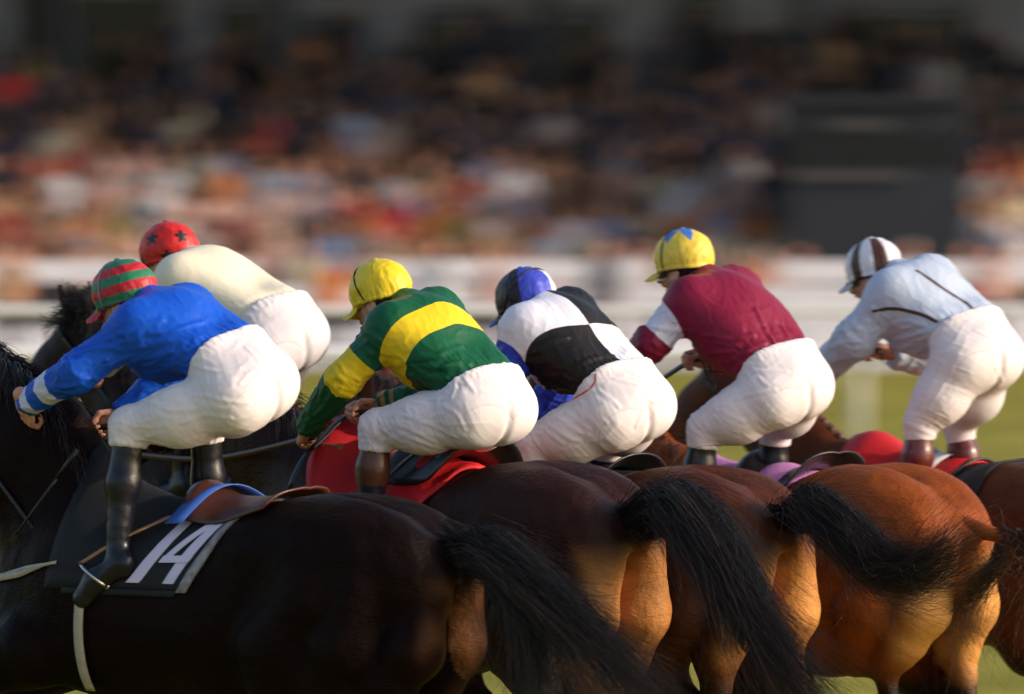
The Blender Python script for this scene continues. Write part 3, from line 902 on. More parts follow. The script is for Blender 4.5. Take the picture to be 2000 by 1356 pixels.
HB = build_horse(1062, 24.75, 42, 1.03, 0.05, (0.025, 0.007, 0.0045), 'dark brown racehorse under the green and yellow rider', dict(hind=HIND_D, tan=(0.55, 0.23, 0.07), lit_tan_x=-0.41), HAIR_BLACK)
HC = build_horse(1362, 25.45, 43, 1.02, 0.02, (0.068, 0.017, 0.006), 'bay racehorse with black tail under the blue and white rider', dict(hind=HIND_B, tan=(0.58, 0.25, 0.07), lit_tan_x=-0.37, poll=(1.70, 0, 1.86), muzzle=(2.18, 0, 1.52)), HAIR_BLACK)
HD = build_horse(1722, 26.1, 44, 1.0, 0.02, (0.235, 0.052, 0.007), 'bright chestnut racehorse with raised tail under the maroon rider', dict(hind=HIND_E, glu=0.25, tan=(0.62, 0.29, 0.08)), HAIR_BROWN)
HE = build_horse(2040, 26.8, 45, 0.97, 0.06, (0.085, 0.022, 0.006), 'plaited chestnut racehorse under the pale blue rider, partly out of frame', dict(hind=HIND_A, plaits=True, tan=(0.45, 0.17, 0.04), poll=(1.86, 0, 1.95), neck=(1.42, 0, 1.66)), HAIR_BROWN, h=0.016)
HF = build_horse(735, 25.95, 42, 1.0, 0.0, (0.02, 0.009, 0.005), 'dark racehorse with raised head under the cream jersey rider', dict(hind=HIND_B, poll=(1.68, 0, 2.16), muzzle=(2.10, 0, 1.70), neck=(1.36, 0, 1.78), mane_n=1600, mane_fly=0.08, forelock=True), HAIR_BLACK, h=0.016)

tail(HA, [(868, 1020, 0), (960, 1075, 0.02), (1050, 1150, 0.03), (1130, 1225, 0.03), (1205, 1300, 0.02), (1290, 1390, 0)], [20, 42, 58, 62, 60, 55, 62], HAIR_BLACK, n=3000, seed=3,
     extra=[([(868, 1020, 0), (950, 1090, 0.02), (1020, 1190, 0.0), (1050, 1330, 0), (1060, 1420, 0)], [12, 40, 50, 45, 40], 0.5)])
tail(HB, [(1238, 935, 0), (1320, 985, 0.02), (1400, 1075, 0.03), (1460, 1180, 0.03), (1520, 1275, 0.02), (1610, 1380, 0)], [20, 40, 60, 74, 62, 50, 64], HAIR_BLACK, n=2800, seed=5)
tail(HC, [(1505, 955, 0.02), (1575, 985, 0.03), (1655, 1050, 0.03), (1725, 1110, 0.03), (1800, 1110, 0.02), (1870, 1060, 0)], [20, 34, 44, 54, 52, 50, 52], HAIR_BLACK, n=2300, seed=8, curl=0.07)
tail(HD, [(1895, 1035, 0), (1960, 1045, -0.02), (2020, 1070, -0.04), (2060, 1130, -0.05), (2050, 1230, -0.05)], [10, 18, 26, 34, 40, 50], HAIR_BROWN, n=1600, seed=9, dock='coat', curl=0.06, start=0.36, dock_r=1.5,
     extra=[([(1950, 1060, 0.0), (1945, 1100, 0.02), (1900, 1150, 0.04), (1870, 1220, 0.05), (1880, 1290, 0.05)], [10, 25, 40, 40, 35], 0.25)])
tail(HE, [(2215, 1010, 0), (2280, 1040, 0), (2350, 1120, 0), (2380, 1240, 0)], [12, 40, 60, 60], HAIR_BROWN, n=200, seed=10)
tail(HF, [(880, 1000, 0), (960, 1050, 0), (1030, 1150, 0), (1080, 1280, 0)], [12, 45, 60, 60], HAIR_BLACK, n=200, seed=12)
print('horses', round(time.time() - T0, 1))
# ------------------------------------------------------------------ jockeys
def rot_frame(fwd, roll_l, pitch, roll=0.0):
    """columns forward, left, up of a frame heading along fwd (horizontal), pitched down by pitch and rolled"""
    f = unit(fwd); l = unit(roll_l); u = np.cross(f, l)
    f2 = f * math.cos(pitch) - u * math.sin(pitch); u2 = u * math.cos(pitch) + f * math.sin(pitch)
    l2 = l * math.cos(roll) + u2 * math.sin(roll); u3 = u2 * math.cos(roll) - l * math.sin(roll)
    return np.stack([f2, l2, u3], 1)
def pick(V, px, py, tol=5.0):
    """nearest-to-camera vertex seen at a pixel"""
    D = V[:, 1]
    xc = V[:, 0]; zc = V[:, 2] - CAM_H
    dep = D * CP - zc * SP
    X = 1000 + F_PX * xc / dep; Y = 678 - F_PX * (D * SP + zc * CP) / dep
    e = np.hypot(X - px, Y - py)
    m = np.where(e < max(tol, e.min() + 1))[0]
    return m[np.argmin(V[m, 1])]
def press_folds(V, Q, folds, amp=0.0055, w=0.0065):
    """raise long tension folds along lines that lie on the cloth"""
    N = vnormals(V, Q)
    dv = np.zeros(len(V))
    for fo in folds:
        k = amp; pts = fo
        ids = [pick(V, *q) for q in pts]
        S = spline(V[ids], 14)
        near = np.where(((V > S.min(0) - 0.06) & (V < S.max(0) + 0.06)).all(1))[0]
        d = None
        L = len(S) - 1
        for i in range(L):
            c_ = cone(V[near], S[i], S[i + 1], 0, 0)
            tap = 0.35 + 0.65 * math.sin(math.pi * (i + 0.5) / L)
            c_ = c_ + (1 - tap) * 0.004
            d = c_ if d is None else np.minimum(d, c_)
        dv[near] += k * np.exp(-(d / w) ** 2) - k * 0.55 * np.exp(-((d - 2.2 * w) / (1.3 * w)) ** 2)
    return V + N * dv[:, None]
def poly_dist(P, pts):
    d = None
    for a, b in zip(pts[:-1], pts[1:]):
        e = cone(P, a, b, 0, 0)
        d = e if d is None else np.minimum(d, e)
    return d
SKIN = material('sunburnt_skin', (0.56, 0.27, 0.17), rough=0.5, sss=0.15, var=0.12, var_scale=30)
M_HAIRP = material('dark_rider_hair', (0.02, 0.011, 0.007), rough=0.55, bump=160, bump_d=0.002)
M_STRAP = material('dark_elastic', (0.012, 0.011, 0.014), rough=0.6)
M_STRAP_GREY = material('silver_grey_elastic', (0.22, 0.21, 0.24), rough=0.5)
M_LENS = material('smoked_goggle_lens', (0.05, 0.045, 0.03), rough=0.1, spec=0.6)
M_GOGGLE = material('clear_goggle_frame', (0.55, 0.50, 0.36), rough=0.25)
BREECH = material('white_nylon_breeches', (0.74, 0.665, 0.67), rough=0.55, spec=0.35, pats=((0.77, 0.70, 0.70), (0.60, 0.53, 0.53), (0.55, 0.05, 0.03)), edge=0.0018, bump=240, bump_d=0.0003)

def hand_field(P, w, X, Y, Z):
    q = P - np.asarray(w, P.dtype)
    q = np.stack([q @ np.asarray(X, P.dtype), q @ np.asarray(Y, P.dtype), q @ np.asarray(Z, P.dtype)], 1)
    A = lambda *v: np.array(v, float)
    d = smin(ell(q, (0.048, 0.0, -0.004), (0.050, 0.041, 0.020)), cone(q, A(-0.05, 0, 0), A(0.02, 0, 0), 0.028, 0.027), 0.02)
    for i, y in enumerate((0.030, 0.010, -0.010, -0.029)):
        ln = (0.95, 1.05, 1.0, 0.82)[i]
        k = A(0.084 + 0.004 * (1 - abs(i - 1.3)), y, 0.004)
        p1 = k + A(0.030, 0, -0.026) * ln; p2 = p1 + A(-0.020, -0.001, -0.026) * ln; p3 = p2 + A(-0.024, 0.0, 0.006) * ln
        d = smin(d, chain(q, [k + A(-0.03, 0, 0), k, p1, p2, p3], [0.0095, 0.0105, 0.0095, 0.0088, 0.0075], 0.004), 0.005)
    d = smin(d, chain(q, [A(0.015, 0.032, -0.012), A(0.050, 0.050, -0.028), A(0.082, 0.036, -0.042)], [0.014, 0.0115, 0.0090], 0.006), 0.008)
    return d
def head_field(P, c, R):
    q = (P - np.asarray(c, P.dtype)) @ np.asarray(R, P.dtype)
    S = q.copy(); S[:, 1] = np.abs(S[:, 1])
    d = ell(q, (-0.005, 0, 0.0), (0.100, 0.080, 0.095))
    d = smin(d, ell(q, (0.030, 0, -0.085), (0.068, 0.060, 0.075)), 0.05)
    d = smin(d, ell(q, (0.075, 0, -0.150), (0.026, 0.030, 0.022)), 0.03)      # chin
    d = smin(d, ell(S, (0.055, 0.040, -0.085), (0.030, 0.028, 0.026)), 0.02)  # cheekbone
    d = smin(d, chain(q, [np.array((0.095, 0, -0.045)), np.array((0.118, 0, -0.090)), np.array((0.100, 0, -0.100))], [0.011, 0.015, 0.012], 0.01), 0.014)
    d = smin(d, ell(q, (0.092, 0, -0.122), (0.014, 0.026, 0.008)), 0.01)      # lips
    d = smin(d, ell(q, (0.088, 0, -0.028), (0.018, 0.055, 0.012)), 0.02)      # brow
    d = smax(d, -ell(S, (0.106, 0.032, -0.056), (0.016, 0.017, 0.012)), 0.012)  # eye sockets
    e = ell(S, (-0.012, 0.083, -0.072), (0.026, 0.010, 0.034))
    e = smax(e, -ell(S, (-0.004, 0.094, -0.070), (0.014, 0.008, 0.020)), 0.006)
    d = smin(d, e, 0.008)
    return d

def jockey(s):
    fr = Frame(s['px0'], s['D'], s['th'])
    J = {k: fr.j(*v) for k, v in s['j'].items()}
    def loc(p): d = p - fr.o; return d @ fr.f, d @ fr.l, p[2]
    for k in ('knee', 'ankle', 'toe'):
        if k + 'R' not in J:
            u, l, z = loc(J[k + 'L']); J[k + 'R'] = fr.w(u, -l, z)
    sc = s.get('sc', 1.0)
    o = fr.o.copy()
    hipL, hipR, wL, wR, sL, sR = (J[k] for k in ('hipL', 'hipR', 'waistL', 'waistR', 'shL', 'shR'))
    hip, wst, shd = (hipL + hipR) / 2, (wL + wR) / 2, (sL + sR) / 2
    a = unit(shd - wst); b = unit(wL - wR); b = unit(b - a * (a @ b)); nrm = np.cross(a, b)
    if nrm[2] < 0: nrm = -nrm            # towards the back of the body
    tl = np.linalg.norm(shd - wst)
    hb = unit(hipL - hipR)
    pel = unit(wst - hip)
    back = -fr.f
    rc = (s.get('rc', 0.128) - 0.019) * sc
    rw = (s.get('rw', 0.092) + 0.006) * sc
    rk = s.get('rk', 0.066) * sc
    cut_n = unit(a * 0.65 + pel * 0.35)
    cuff = {}
    for q in 'LR':
        cuff[q] = J['knee' + q] + unit(J['ankle' + q] - J['knee' + q]) * s.get('cuff', 0.085)
    def legs(P, k, full=True):
        d = None
        for q, h_ in (('L', hipL), ('R', hipR)):
            kn = J['knee' + q]
            th = cone(P, h_ + fr.f * 0.03 + pel * 0.01, kn, 0.115 * sc * k, rk * 0.99 * k)
            mid = (h_ + kn) / 2
            th = smin(th, ell(P, mid - fr.u * 0.02, (0.096 * k,) * 3), 0.09)
            end = J['ankle' + q] if full else cuff[q] + unit(J['ankle' + q] - kn) * 0.04
            th = smin(th, cone(P, kn, end, rk * 0.97 * k, (0.045 if full else rk * 0.93) * k), 0.03)
            d = th if d is None else smin(d, th, 0.03)
        return d
    def seat(P):
        e = 1.0
        cl = ell(P, hipL, (rc, rc, rc)); cr = ell(P, hipR, (rc, rc, rc))
        d = smin(cl, cr, 0.11)
        up = smin(cone(P, hipL + pel * 0.03, wL, rc * 1.02, rw), cone(P, hipR + pel * 0.03, wR, rc * 1.02, rw), 0.12)
        d = smin(d, up, 0.05)
        d = smin(d, ell(P, hip + pel * 0.045 - fr.f * 0.012, (rc * 1.08,) * 3), 0.06)
        d = smax(d, (P - np.asarray(wst, P.dtype)) @ np.asarray(cut_n, P.dtype) - s.get('wcut', 0.012), 0.006)
        d = smin(d, legs(P, 1.0, False), 0.045)
        q = P - np.asarray(hip, P.dtype)
        x = q @ np.asarray(hb, P.dtype); y = q @ np.asarray(back, P.dtype); z = q @ np.asarray(pel, P.dtype)
        m = np.clip((y + 0.02) / 0.06, 0, 1) * np.clip((0.05 - z) / 0.10, 0, 1)
        d = d + 0.010 * np.exp(-(x / 0.016) ** 2) * m
        return d
    def torso(P, k=1.0):
        d = smin(cone(P, wL, sL - a * 0.02, rw * 0.84 * k, s.get('rs', 0.088) * k), cone(P, wR, sR - a * 0.02, rw * 0.84 * k, s.get('rs', 0.088) * k), 0.15)
        d = smin(d, ell(P, J['chest'], np.array((0.145, 0.145, 0.145)) * s.get('rch', 1.0) * k), 0.12)
        d = smin(d, cone(P, sL, sR, 0.072 * k, 0.072 * k), 0.10)
        d = smin(d, ell(P, shd - a * 0.09 + nrm * 0.012, (0.115 * k,) * 3), 0.10)
        d = smin(d, cone(P, shd, J['neck'], 0.075 * k, 0.062 * k), 0.05)
        return d
    ra = s.get('ra', (0.070, 0.064, 0.046))
    def arm(P, q, k=1.0):
        return chain(P, [J['sh' + q], J['elb' + q], J['wri' + q]], [ra[0] * k, ra[1] * k, ra[2] * k], 0.03)
    head_R = rot_frame(fr.f * math.cos(s.get('yaw', 0)) + fr.l * math.sin(s.get('yaw', 0)), fr.l * math.cos(s.get('yaw', 0)) - fr.f * math.sin(s.get('yaw', 0)), math.radians(s.get('hp', 20)), math.radians(s.get('hr', 0)))
    hc = J['head']
    hs = s.get('hs', 1.0)
    fwd_hand = {}
    def hframe(q):
        X = unit(unit(J['wri' + q] - J['elb' + q]) * 0.6 + fr.f * 0.5 - fr.u * 0.1)
        if ('hand' + q) in J: X = unit(J['hand' + q] - J['wri' + q])
        Z = fr.l if q == 'L' else -fr.l
        Z = unit(Z + fr.u * 0.5); Z = unit(Z - X * (X @ Z))
        Y = np.cross(Z, X)
        if Y[2] < 0: Y = -Y
        return X, Y, Z
    HF_ = {q: hframe(q) for q in 'LR'}
    def body(P):
        d = torso(P, 0.74)
        d = smin(d, smin(cone(P, hipL, wL, rc * 0.75, rw * 0.5), cone(P, hipR, wR, rc * 0.75, rw * 0.5), 0.05), 0.04)
        d = smin(d, legs(P, 0.72), 0.04)
        for q in 'LR':
            d = smin(d, chain(P, [J['sh' + q], J['elb' + q], J['wri' + q]], [0.05, 0.042, 0.028], 0.03), 0.03)
            d = smin(d, hand_field(P, J['wri' + q], *HF_[q]), 0.008)
        d = smin(d, cone(P, shd, hc - head_R[:, 2] * 0.06, 0.06, 0.055), 0.04)
        d = smin(d, head_field(P, hc, head_R), 0.02)
        return d
    pts = np.array(list(J.values()) + [cuff['L'], cuff['R']])
    lo, hi = pts.min(0) - 0.20, pts.max(0) + 0.20
    V, Q = surface(body, lo, hi, 0.0065)
    V = relax(V, Q, 1, 0.4)
    root = mesh_obj('person', V, Q, SKIN, None, o)
    tag(root, s['label'], 'person')
    # ---- breeches
    def breeches(P):
        d = seat(P)
        for q in 'LR':
            ax = unit(J['ankle' + q] - J['knee' + q])
            near = np.linalg.norm(P - np.asarray(cuff[q], P.dtype), axis=1) < 0.13
            e = (P - np.asarray(cuff[q], P.dtype)) @ np.asarray(ax, P.dtype)
            d = np.where(near, smax(d, e, 0.006), d)
        return d
    bp = np.array([hipL, hipR, wL, wR, J['kneeL'], J['kneeR'], cuff['L'], cuff['R']])
    V, Q = surface(breeches, bp.min(0) - 0.16, bp.max(0) + 0.16, 0.0052)
    V = relax(V, Q, 2, 0.5)
    Nn = vnormals(V, Q)
    # creases: across the thigh near the groin and knee, gathered under the waist band
    thx = unit(J['kneeL'] - hipL)
    q1 = np.stack([(V - hip) @ thx, (V - hip) @ hb, (V - hip) @ np.cross(thx, hb)], 1)
    tt = seg_t(V, hipL, J['kneeL'])
    kneeish = np.clip((tt - 0.55) / 0.4, 0, 1)
    wz = (V - wst) @ cut_n
    waistish = np.clip(1 + wz / 0.13, 0, 1)
    sd = s.get('seed', 1)
    q2 = q1 @ np.array([[1, 0.0, 0.45], [0, 1, 0], [-0.45, 0, 1.0]])
    cre = lambda X_, sd_: (1 - np.abs(vnoise(X_, sd_))) ** 5
    w1 = cre(q2 * np.array((26, 3.5, 5)) + sd * 7, sd) + 0.6 * cre(q2 * np.array((52, 5, 8)) + sd * 5, sd + 21)
    w2 = cre(np.stack([wz * 7, q1[:, 1] * 42, q1[:, 2] * 30], 1), sd + 3)
    w3 = cre(q1 * np.array((6, 4, 26)) + sd * 3, sd + 9)
    side = np.clip(0.35 + (V - hip) @ fr.l * 4.0, 0.12, 1)
    groin = np.clip(1 - np.abs(tt - 0.18) / 0.3, 0, 1)
    disp = 0.0034 * w1 * (0.30 + 0.6 * kneeish + 0.5 * groin) * side + 0.0040 * w2 * waistish ** 2 + 0.0030 * w3 * side * (0.25 + 0.75 * np.clip(1 - tt * 1.6, 0, 1)) + 0.003 * vnoise(V * 7, sd)
    disp *= np.clip(1.3 - np.clip(((V - hip) @ back - 0.02) / 0.09, 0, 1), 0.3, 1)
    V = V + Nn * disp[:, None] * s.get('fold', 1.0)
    # seat panel
    pat = []
    dl = None
    for h_, sg in ((hipL, 1), (hipR, -1)):
        c = h_ + back * 0.095 + hb * sg * 0.03 - pel * 0.055 - fr.u * 0.02
        e = ell(V, c, (0.125, 0.125, 0.125))
        dl = e if dl is None else np.minimum(dl, e)
    V = V + Nn * (-0.0009 * np.exp(-(dl / 0.004) ** 2))[:, None]
    band = np.minimum(0.0022 - np.abs(wz + 0.032), 1)
    pat = [-dl, np.maximum(0.0022 - np.abs(dl), 0.0012 - np.abs((V - hip) @ hb) - np.clip((0.02 - (V - hip) @ back), 0, 1)), np.full(len(V), -1.0)]
    pat[1] = np.maximum(pat[1], band - 0.001)
    if 'piping' in s:
        pp = V[[pick(V, *c) for c in s['piping']]]
        pat[2] = 0.0042 - poly_dist(V, spline(pp, 24))
    V = relax(V, Q, 1, 0.4)
    if 'pfolds' in s: V = press_folds(V, Q, s['pfolds'], 0.0021, 0.0075)
    br = mesh_obj('breeches', V, Q, BREECH, root, o, pat=pat)
    # ---- jersey
    def jersey(P):
        d = torso(P)
        for q in 'LR':
            d = smin(d, arm(P, q), 0.045)
        d = smax(d, -((P - np.asarray(wst, P.dtype)) @ np.asarray(cut_n, P.dtype) + 0.03), 0.01)
        for q in 'LR':
            ax = unit(J['wri' + q] - J['elb' + q])
            e = (P - np.asarray(J['wri' + q], P.dtype)) @ np.asarray(ax, P.dtype) + 0.012
            near = np.linalg.norm(P - np.asarray(J['wri' + q], P.dtype), axis=1) < 0.14
            d = np.where(near, smax(d, e, 0.006), d)
        d = smax(d, -(np.linalg.norm(P - np.asarray(hc - head_R[:, 2] * 0.03, P.dtype), axis=1) - 0.118 * hs), 0.01)
        return d
    jp = np.array([wL, wR, sL, sR, J['chest'], J['elbL'], J['elbR'], J['wriL'], J['wriR'], J['neck']])
    V, Q = surface(jersey, jp.min(0) - 0.17, jp.max(0) + 0.17, 0.0052)
    V = relax(V, Q, 2, 0.5)
    Nn = vnormals(V, Q)
    qa = (V - wst) @ a; qb = (V - wst) @ b; qn = (V - wst) @ nrm
    dt = torso(V)
    F = dict(qa=qa / tl, qb=qb, qn=qn, tl=tl, V=V)
    armd = None
    for q in 'LR':
        p0, p1, p2 = J['sh' + q], J['elb' + q], J['wri' + q]
        l1, l2 = np.linalg.norm(p1 - p0), np.linalg.norm(p2 - p1)
        c1, c2 = cone(V, p0, p1, ra[0], ra[1]), cone(V, p1, p2, ra[1], ra[2])
        t = np.where(c1 < c2, np.minimum((V - p0) @ unit(p1 - p0), l1 + 0.02), l1 + np.maximum((V - p1) @ unit(p2 - p1), -0.02))
        F['arm' + q] = dt - np.minimum(c1, c2); F['d' + q] = np.minimum(c1, c2)
        F['t' + q] = t; F['l1' + q] = l1; F['L' + q] = l1 + l2
    F['armL'] = np.minimum(F['armL'], F['dR'] - F['dL']); F['armR'] = np.minimum(F['armR'], F['dL'] - F['dR'])   # positive on the sleeve
    isarm = np.clip(np.maximum(F['armL'], F['armR']) / 0.02 + 0.5, 0, 1)
    ridge = lambda X, sd_: 1 - np.abs(vnoise(X, sd_)) * 2
    belly = np.clip(0.75 - qn / 0.12, 0.12, 1.2)
    near_w = np.clip(1 - qa / 0.14, 0, 1)
    cre = lambda X_, sd_: (1 - np.abs(vnoise(X_, sd_))) ** 4
    fold = (0.0080 * cre(np.stack([qa * 3 + qb * 2, (qb + qa * 0.30) * 17, (qn + qa * 0.55) * 15], 1) + sd, sd + 1) * (0.16 + belly * 0.84)
            + 0.0050 * cre(np.stack([qa * 4 - qb * 3, (qb + qa * 0.2) * 34, (qn + qa * 0.4) * 34], 1) + sd, sd + 12) * (0.15 + belly * 0.7)
            + 0.0055 * cre(np.stack([qa * 9, qb * 46, qn * 46], 1) + sd, sd + 2) * (0.10 + near_w)
            + 0.0035 * vnoise(np.stack([qa * 8, qb * 10, qn * 10], 1) + sd, sd + 4) * (0.3 + belly * 0.7))
    afold = 0
    for q in 'LR':
        p0, p1, p2 = J['sh' + q], J['elb' + q], J['wri' + q]
        ax = unit(p2 - p0); x1 = unit(np.cross(ax, (0, 0, 1.0))); x2 = np.cross(ax, x1)
        r = V - p0
        cc = np.stack([r @ ax * 5 + (r @ x2) * 6, (r @ x1) * 34, (r @ x2) * 34 + (r @ ax) * 6], 1)
        gat = np.exp(-((F['t' + q] - F['L' + q] + 0.02) / 0.04) ** 2)
        elb = np.exp(-((F['t' + q] - F['l1' + q]) / 0.07) ** 2)
        w_ = np.clip(F['arm' + q] / 0.02 + 0.5, 0, 1)
        afold = afold + w_ * (0.0085 * cre(cc * (1, 0.62, 0.62) + sd, sd + 6) + 0.003 * cre(cc * (1.3, 1.3, 1.3) + sd, sd + 16) + 0.006 * elb * cre(np.stack([r @ ax * 36, r @ x1 * 8, r @ x2 * 8], 1), sd + 8) + 0.003 * gat * cre(cc * (0.4, 1.8, 1.8), sd + 5))
    V = V + Nn * ((fold * (1 - isarm) + afold) * s.get('jfold', 1.0) + np.clip(1 - (qa + 0.01) / 0.05, 0, 1) * (1 - isarm) * -0.010)[:, None]
    V = relax(V, Q, 1, 0.4)
    if 'jfolds' in s: V = press_folds(V, Q, s['jfolds'], 0.0045, 0.0095)
    chs = s['jpat'](F) if s.get('jpat') else None
    for ln in s.get('jlines', ()):
        chs[1] = np.maximum(chs[1], 0.0080 - poly_dist(V, spline(V[[pick(V, *q) for q in ln]], 20)))
    jm = material('silk_' + s['name'], s['jcol'], rough=0.48, spec=0.22, pats=s.get('jpc', ()), edge=0.0018, bump=240, bump_d=0.0003)
    je = mesh_obj('jersey', V, Q, jm, root, o, pat=chs)
    # ---- boots
    bm = s.get('boot', M_BOOT)
    for q in 'LR':
        kn, an, toe = J['knee' + q], J['ankle' + q], J['toe' + q]
        ax = unit(an - kn)
        top = cuff[q] - ax * 0.02
        def boot(P, kn=kn, an=an, toe=toe, ax=ax, top=top):
            d = chain(P, [kn, kn * 0.55 + an * 0.45 + np.cross(ax, fr.l) * 0.006, an], [rk * 0.86, 0.058, 0.044], 0.04)
            d = smin(d, chain(P, [an + ax * 0.035 - fr.f * 0.03, an * 0.4 + toe * 0.6, toe], [0.052, 0.049, 0.041], 0.03), 0.03)
            d = smin(d, ell(P, an + ax * 0.07 - fr.f * 0.035, (0.034, 0.034, 0.022)), 0.012)
            return smax(d, -((P - np.asarray(top, P.dtype)) @ np.asarray(ax, P.dtype)), 0.006)
        p_ = np.array([top, an, toe])
        V, Q = surface(boot, p_.min(0) - 0.12, p_.max(0) + 0.12, 0.008)
        V = relax(V, Q, 1, 0.5); Nn = vnormals(V, Q)
        V = V + Nn * (0.0010 * vnoise(V * (20, 20, 34), 3) + 0.0015 * vnoise(V * 10, 2))[:, None]
        e = (V - an) @ ax
        bo = mesh_obj('boot', V, Q, bm, root, o, pat=[e + 0.14, np.full(len(V), -1.), np.full(len(V), -1.)])
    # ---- cap over the skull helmet
    def cap(q):
        S = q.copy()
        d = ell(q, (0, 0, 0.0), (0.130, 0.108, 0.115))
        d = smax(d, -(q[:, 2] + 0.052 + 0.12 * np.clip(q[:, 0], -0.2, 0.2) * -0.25), 0.012)
        d = smin(d, smax(np.abs(np.sqrt((q[:, 0] / 1.18) ** 2 + q[:, 1] ** 2) - 0.1015) - 0.004, np.abs(q[:, 2] + 0.046 - 0.03 * q[:, 0]) - 0.005, 0.006), 0.008)
        z_v = q[:, 2] + 0.030 + (q[:, 0] - 0.10) * 0.32 + (q[:, 1] ** 2) * 6.0
        vis = smax(np.abs(z_v) - 0.0035, ((q[:, 0] - 0.085) / 0.105) ** 2 * 0.1 + (q[:, 1] / 0.098) ** 2 * 0.1 - 0.1, 0.006)
        vis = smax(vis, 0.06 - q[:, 0], 0.01)
        d = smin(d, vis * 0.8, 0.010)
        d = smin(d, ell(q, (-0.005, 0, 0.116), (0.012, 0.012, 0.007)), 0.004)
        return d
    V, Q = surface(cap, (-0.16, -0.14, -0.09), (0.23, 0.14, 0.15), 0.0052)
    V = relax(V, Q, 1, 0.5); Nn = vnormals(V, Q)
    azm = np.arctan2(V[:, 1], V[:, 0])
    pan = -0.0020 * np.exp(-((np.mod(azm + math.pi / 6, math.pi / 3) - math.pi / 6) * 0.09 / 0.003) ** 2) * (V[:, 0] < 0.12)
    rimg = np.clip((-V[:, 2] + 0.01) / 0.05, 0, 1)
    V2 = V + Nn * (pan + 0.0028 * vnoise(V * 26, sd) + 0.0022 * rimg * vnoise(np.stack([azm * 9, V[:, 2] * 12, 0 * azm], 1), sd + 2) + 0.0016 * (1 - np.abs(vnoise(V * (40, 22, 30), sd + 4)) * 2))[:, None]
    cchs = s['cpat'](V, azm) if s.get('cpat') else None
    cm = material('cap_' + s['name'], s['ccol'], rough=0.45, spec=0.4, pats=s.get('cpc', ()), edge=0.0016, bump=40, bump_d=0.002, fine=(300, 0.0003))
    TW = lambda L: hc + (np.asarray(L) * hs) @ head_R.T
    cp = mesh_obj('cap', TW(V2), Q, cm, root, o, pat=cchs)
    # strap over the cap
    if s.get('strap') is not None:
        phi = math.radians(s['strap']); ang = np.radians(np.linspace(-122, 122, 34))
        dv = np.stack([np.cos(ang) * math.sin(phi) + 0.25 * (1 - np.cos(ang)) * s.get('strap_b', 0.35), np.sin(ang), np.cos(ang) * math.cos(phi)], 1)
        k = 1 / np.sqrt((dv[:, 0] / 0.132) ** 2 + (dv[:, 1] / 0.110) ** 2 + (dv[:, 2] / 0.117) ** 2)
        P_ = dv * k[:, None]
        mb = MB(); mb.tube(TW(P_), 0.0042, 8, flat=0.8)
        mb.obj('strap', s.get('strapm', M_STRAP), cp, o, True)
    # hair below the rim
    hq = lambda q: smax(smax(ell(q, (-0.012, 0, -0.020), (0.103, 0.0865, 0.102)), q[:, 0] - 0.028, 0.01), q[:, 2] + 0.03, 0.01)
    V, Q = surface(hq, (-0.13, -0.11, -0.14), (0.06, 0.11, 0.0), 0.0065)
    mesh_obj('hair', TW(V), Q, M_HAIRP, root, o)
    for sg in (1, -1):
        V, Q = surface(lambda q: ell(q, (0.088, 0.032 * sg, -0.056), (0.012, 0.012, 0.012)), (0.06, 0.032 * sg - 0.03, -0.09), (0.12, 0.032 * sg + 0.03, -0.03), 0.004)
        mesh_obj('eye', TW(V), Q, M_EYE, root, o)
    if s.get('goggles'):
        gq = lambda q: smax(smax(ell(q, (0.035, 0, -0.055), (0.098, 0.092, 0.034)), -ell(q, (0.02, 0, -0.055), (0.092, 0.078, 0.05)), 0.004), 0.035 - q[:, 0], 0.006)
        V, Q = surface(gq, (0.0, -0.11, -0.11), (0.16, 0.11, 0.0), 0.005)
        g = mesh_obj('goggles', TW(V), Q, M_LENS, root, o)
        ang = np.radians(np.linspace(-180, 180, 40))
        mb = MB()
        for dz in (-0.030, 0.030):
            an = np.radians(np.linspace(-68, 68, 16))
            mb.tube(TW(np.stack([0.035 + 0.096 * np.cos(an) * 0.9, 0.093 * np.sin(an), -0.055 + dz + 0 * an], 1)), 0.006, 6)
        mb.obj('goggle_frame', M_GOGGLE, g, o, True)
        an = np.radians(np.linspace(62, 298, 26))
        mb = MB(); mb.tube(TW(np.stack([0.0 + 0.116 * np.cos(an), 0.099 * np.sin(an), -0.055 + 0.02 * (np.cos(an) < 0) * 0 + 0 * an], 1)), 0.007, 6, flat=0.35)
        mb.obj('strap', M_STRAP, g, o, True)
    print(s['name'], round(time.time() - T0, 1))
    J['fr'] = fr; J['HF'] = HF_; J['root'] = root
    return J
M_EYE = material('eye_white', (0.6, 0.55, 0.5), rough=0.2)
M_BOOT = material('polished_black_boot', (0.007, 0.007, 0.012), rough=0.30, spec=0.35, coat=0.08, bump=30, bump_d=0.002)
M_BOOT_BR = material('brown_top_boot', (0.085, 0.030, 0.016), rough=0.35, spec=0.5, pats=((0.010, 0.013, 0.025),), bump=30, bump_d=0.002)
M_BOOT_RED = material('dark_red_boot', (0.10, 0.008, 0.010), rough=0.3, spec=0.5, coat=0.3, bump=30, bump_d=0.002)
neg = lambda F: np.full(len(F['qa']), -1.0)
def band(t, lo, hi): return np.minimum(t - lo, hi - t)
def pat_blue(F):
    r = np.maximum(np.minimum(band(F['tL'], F['LL'] - 0.205, F['LL'] - 0.135), F['armL']), np.minimum(band(F['tL'], F['LL'] - 0.075, F['LL'] - 0.035), F['armL']))
    return [r, neg(F), neg(F)]
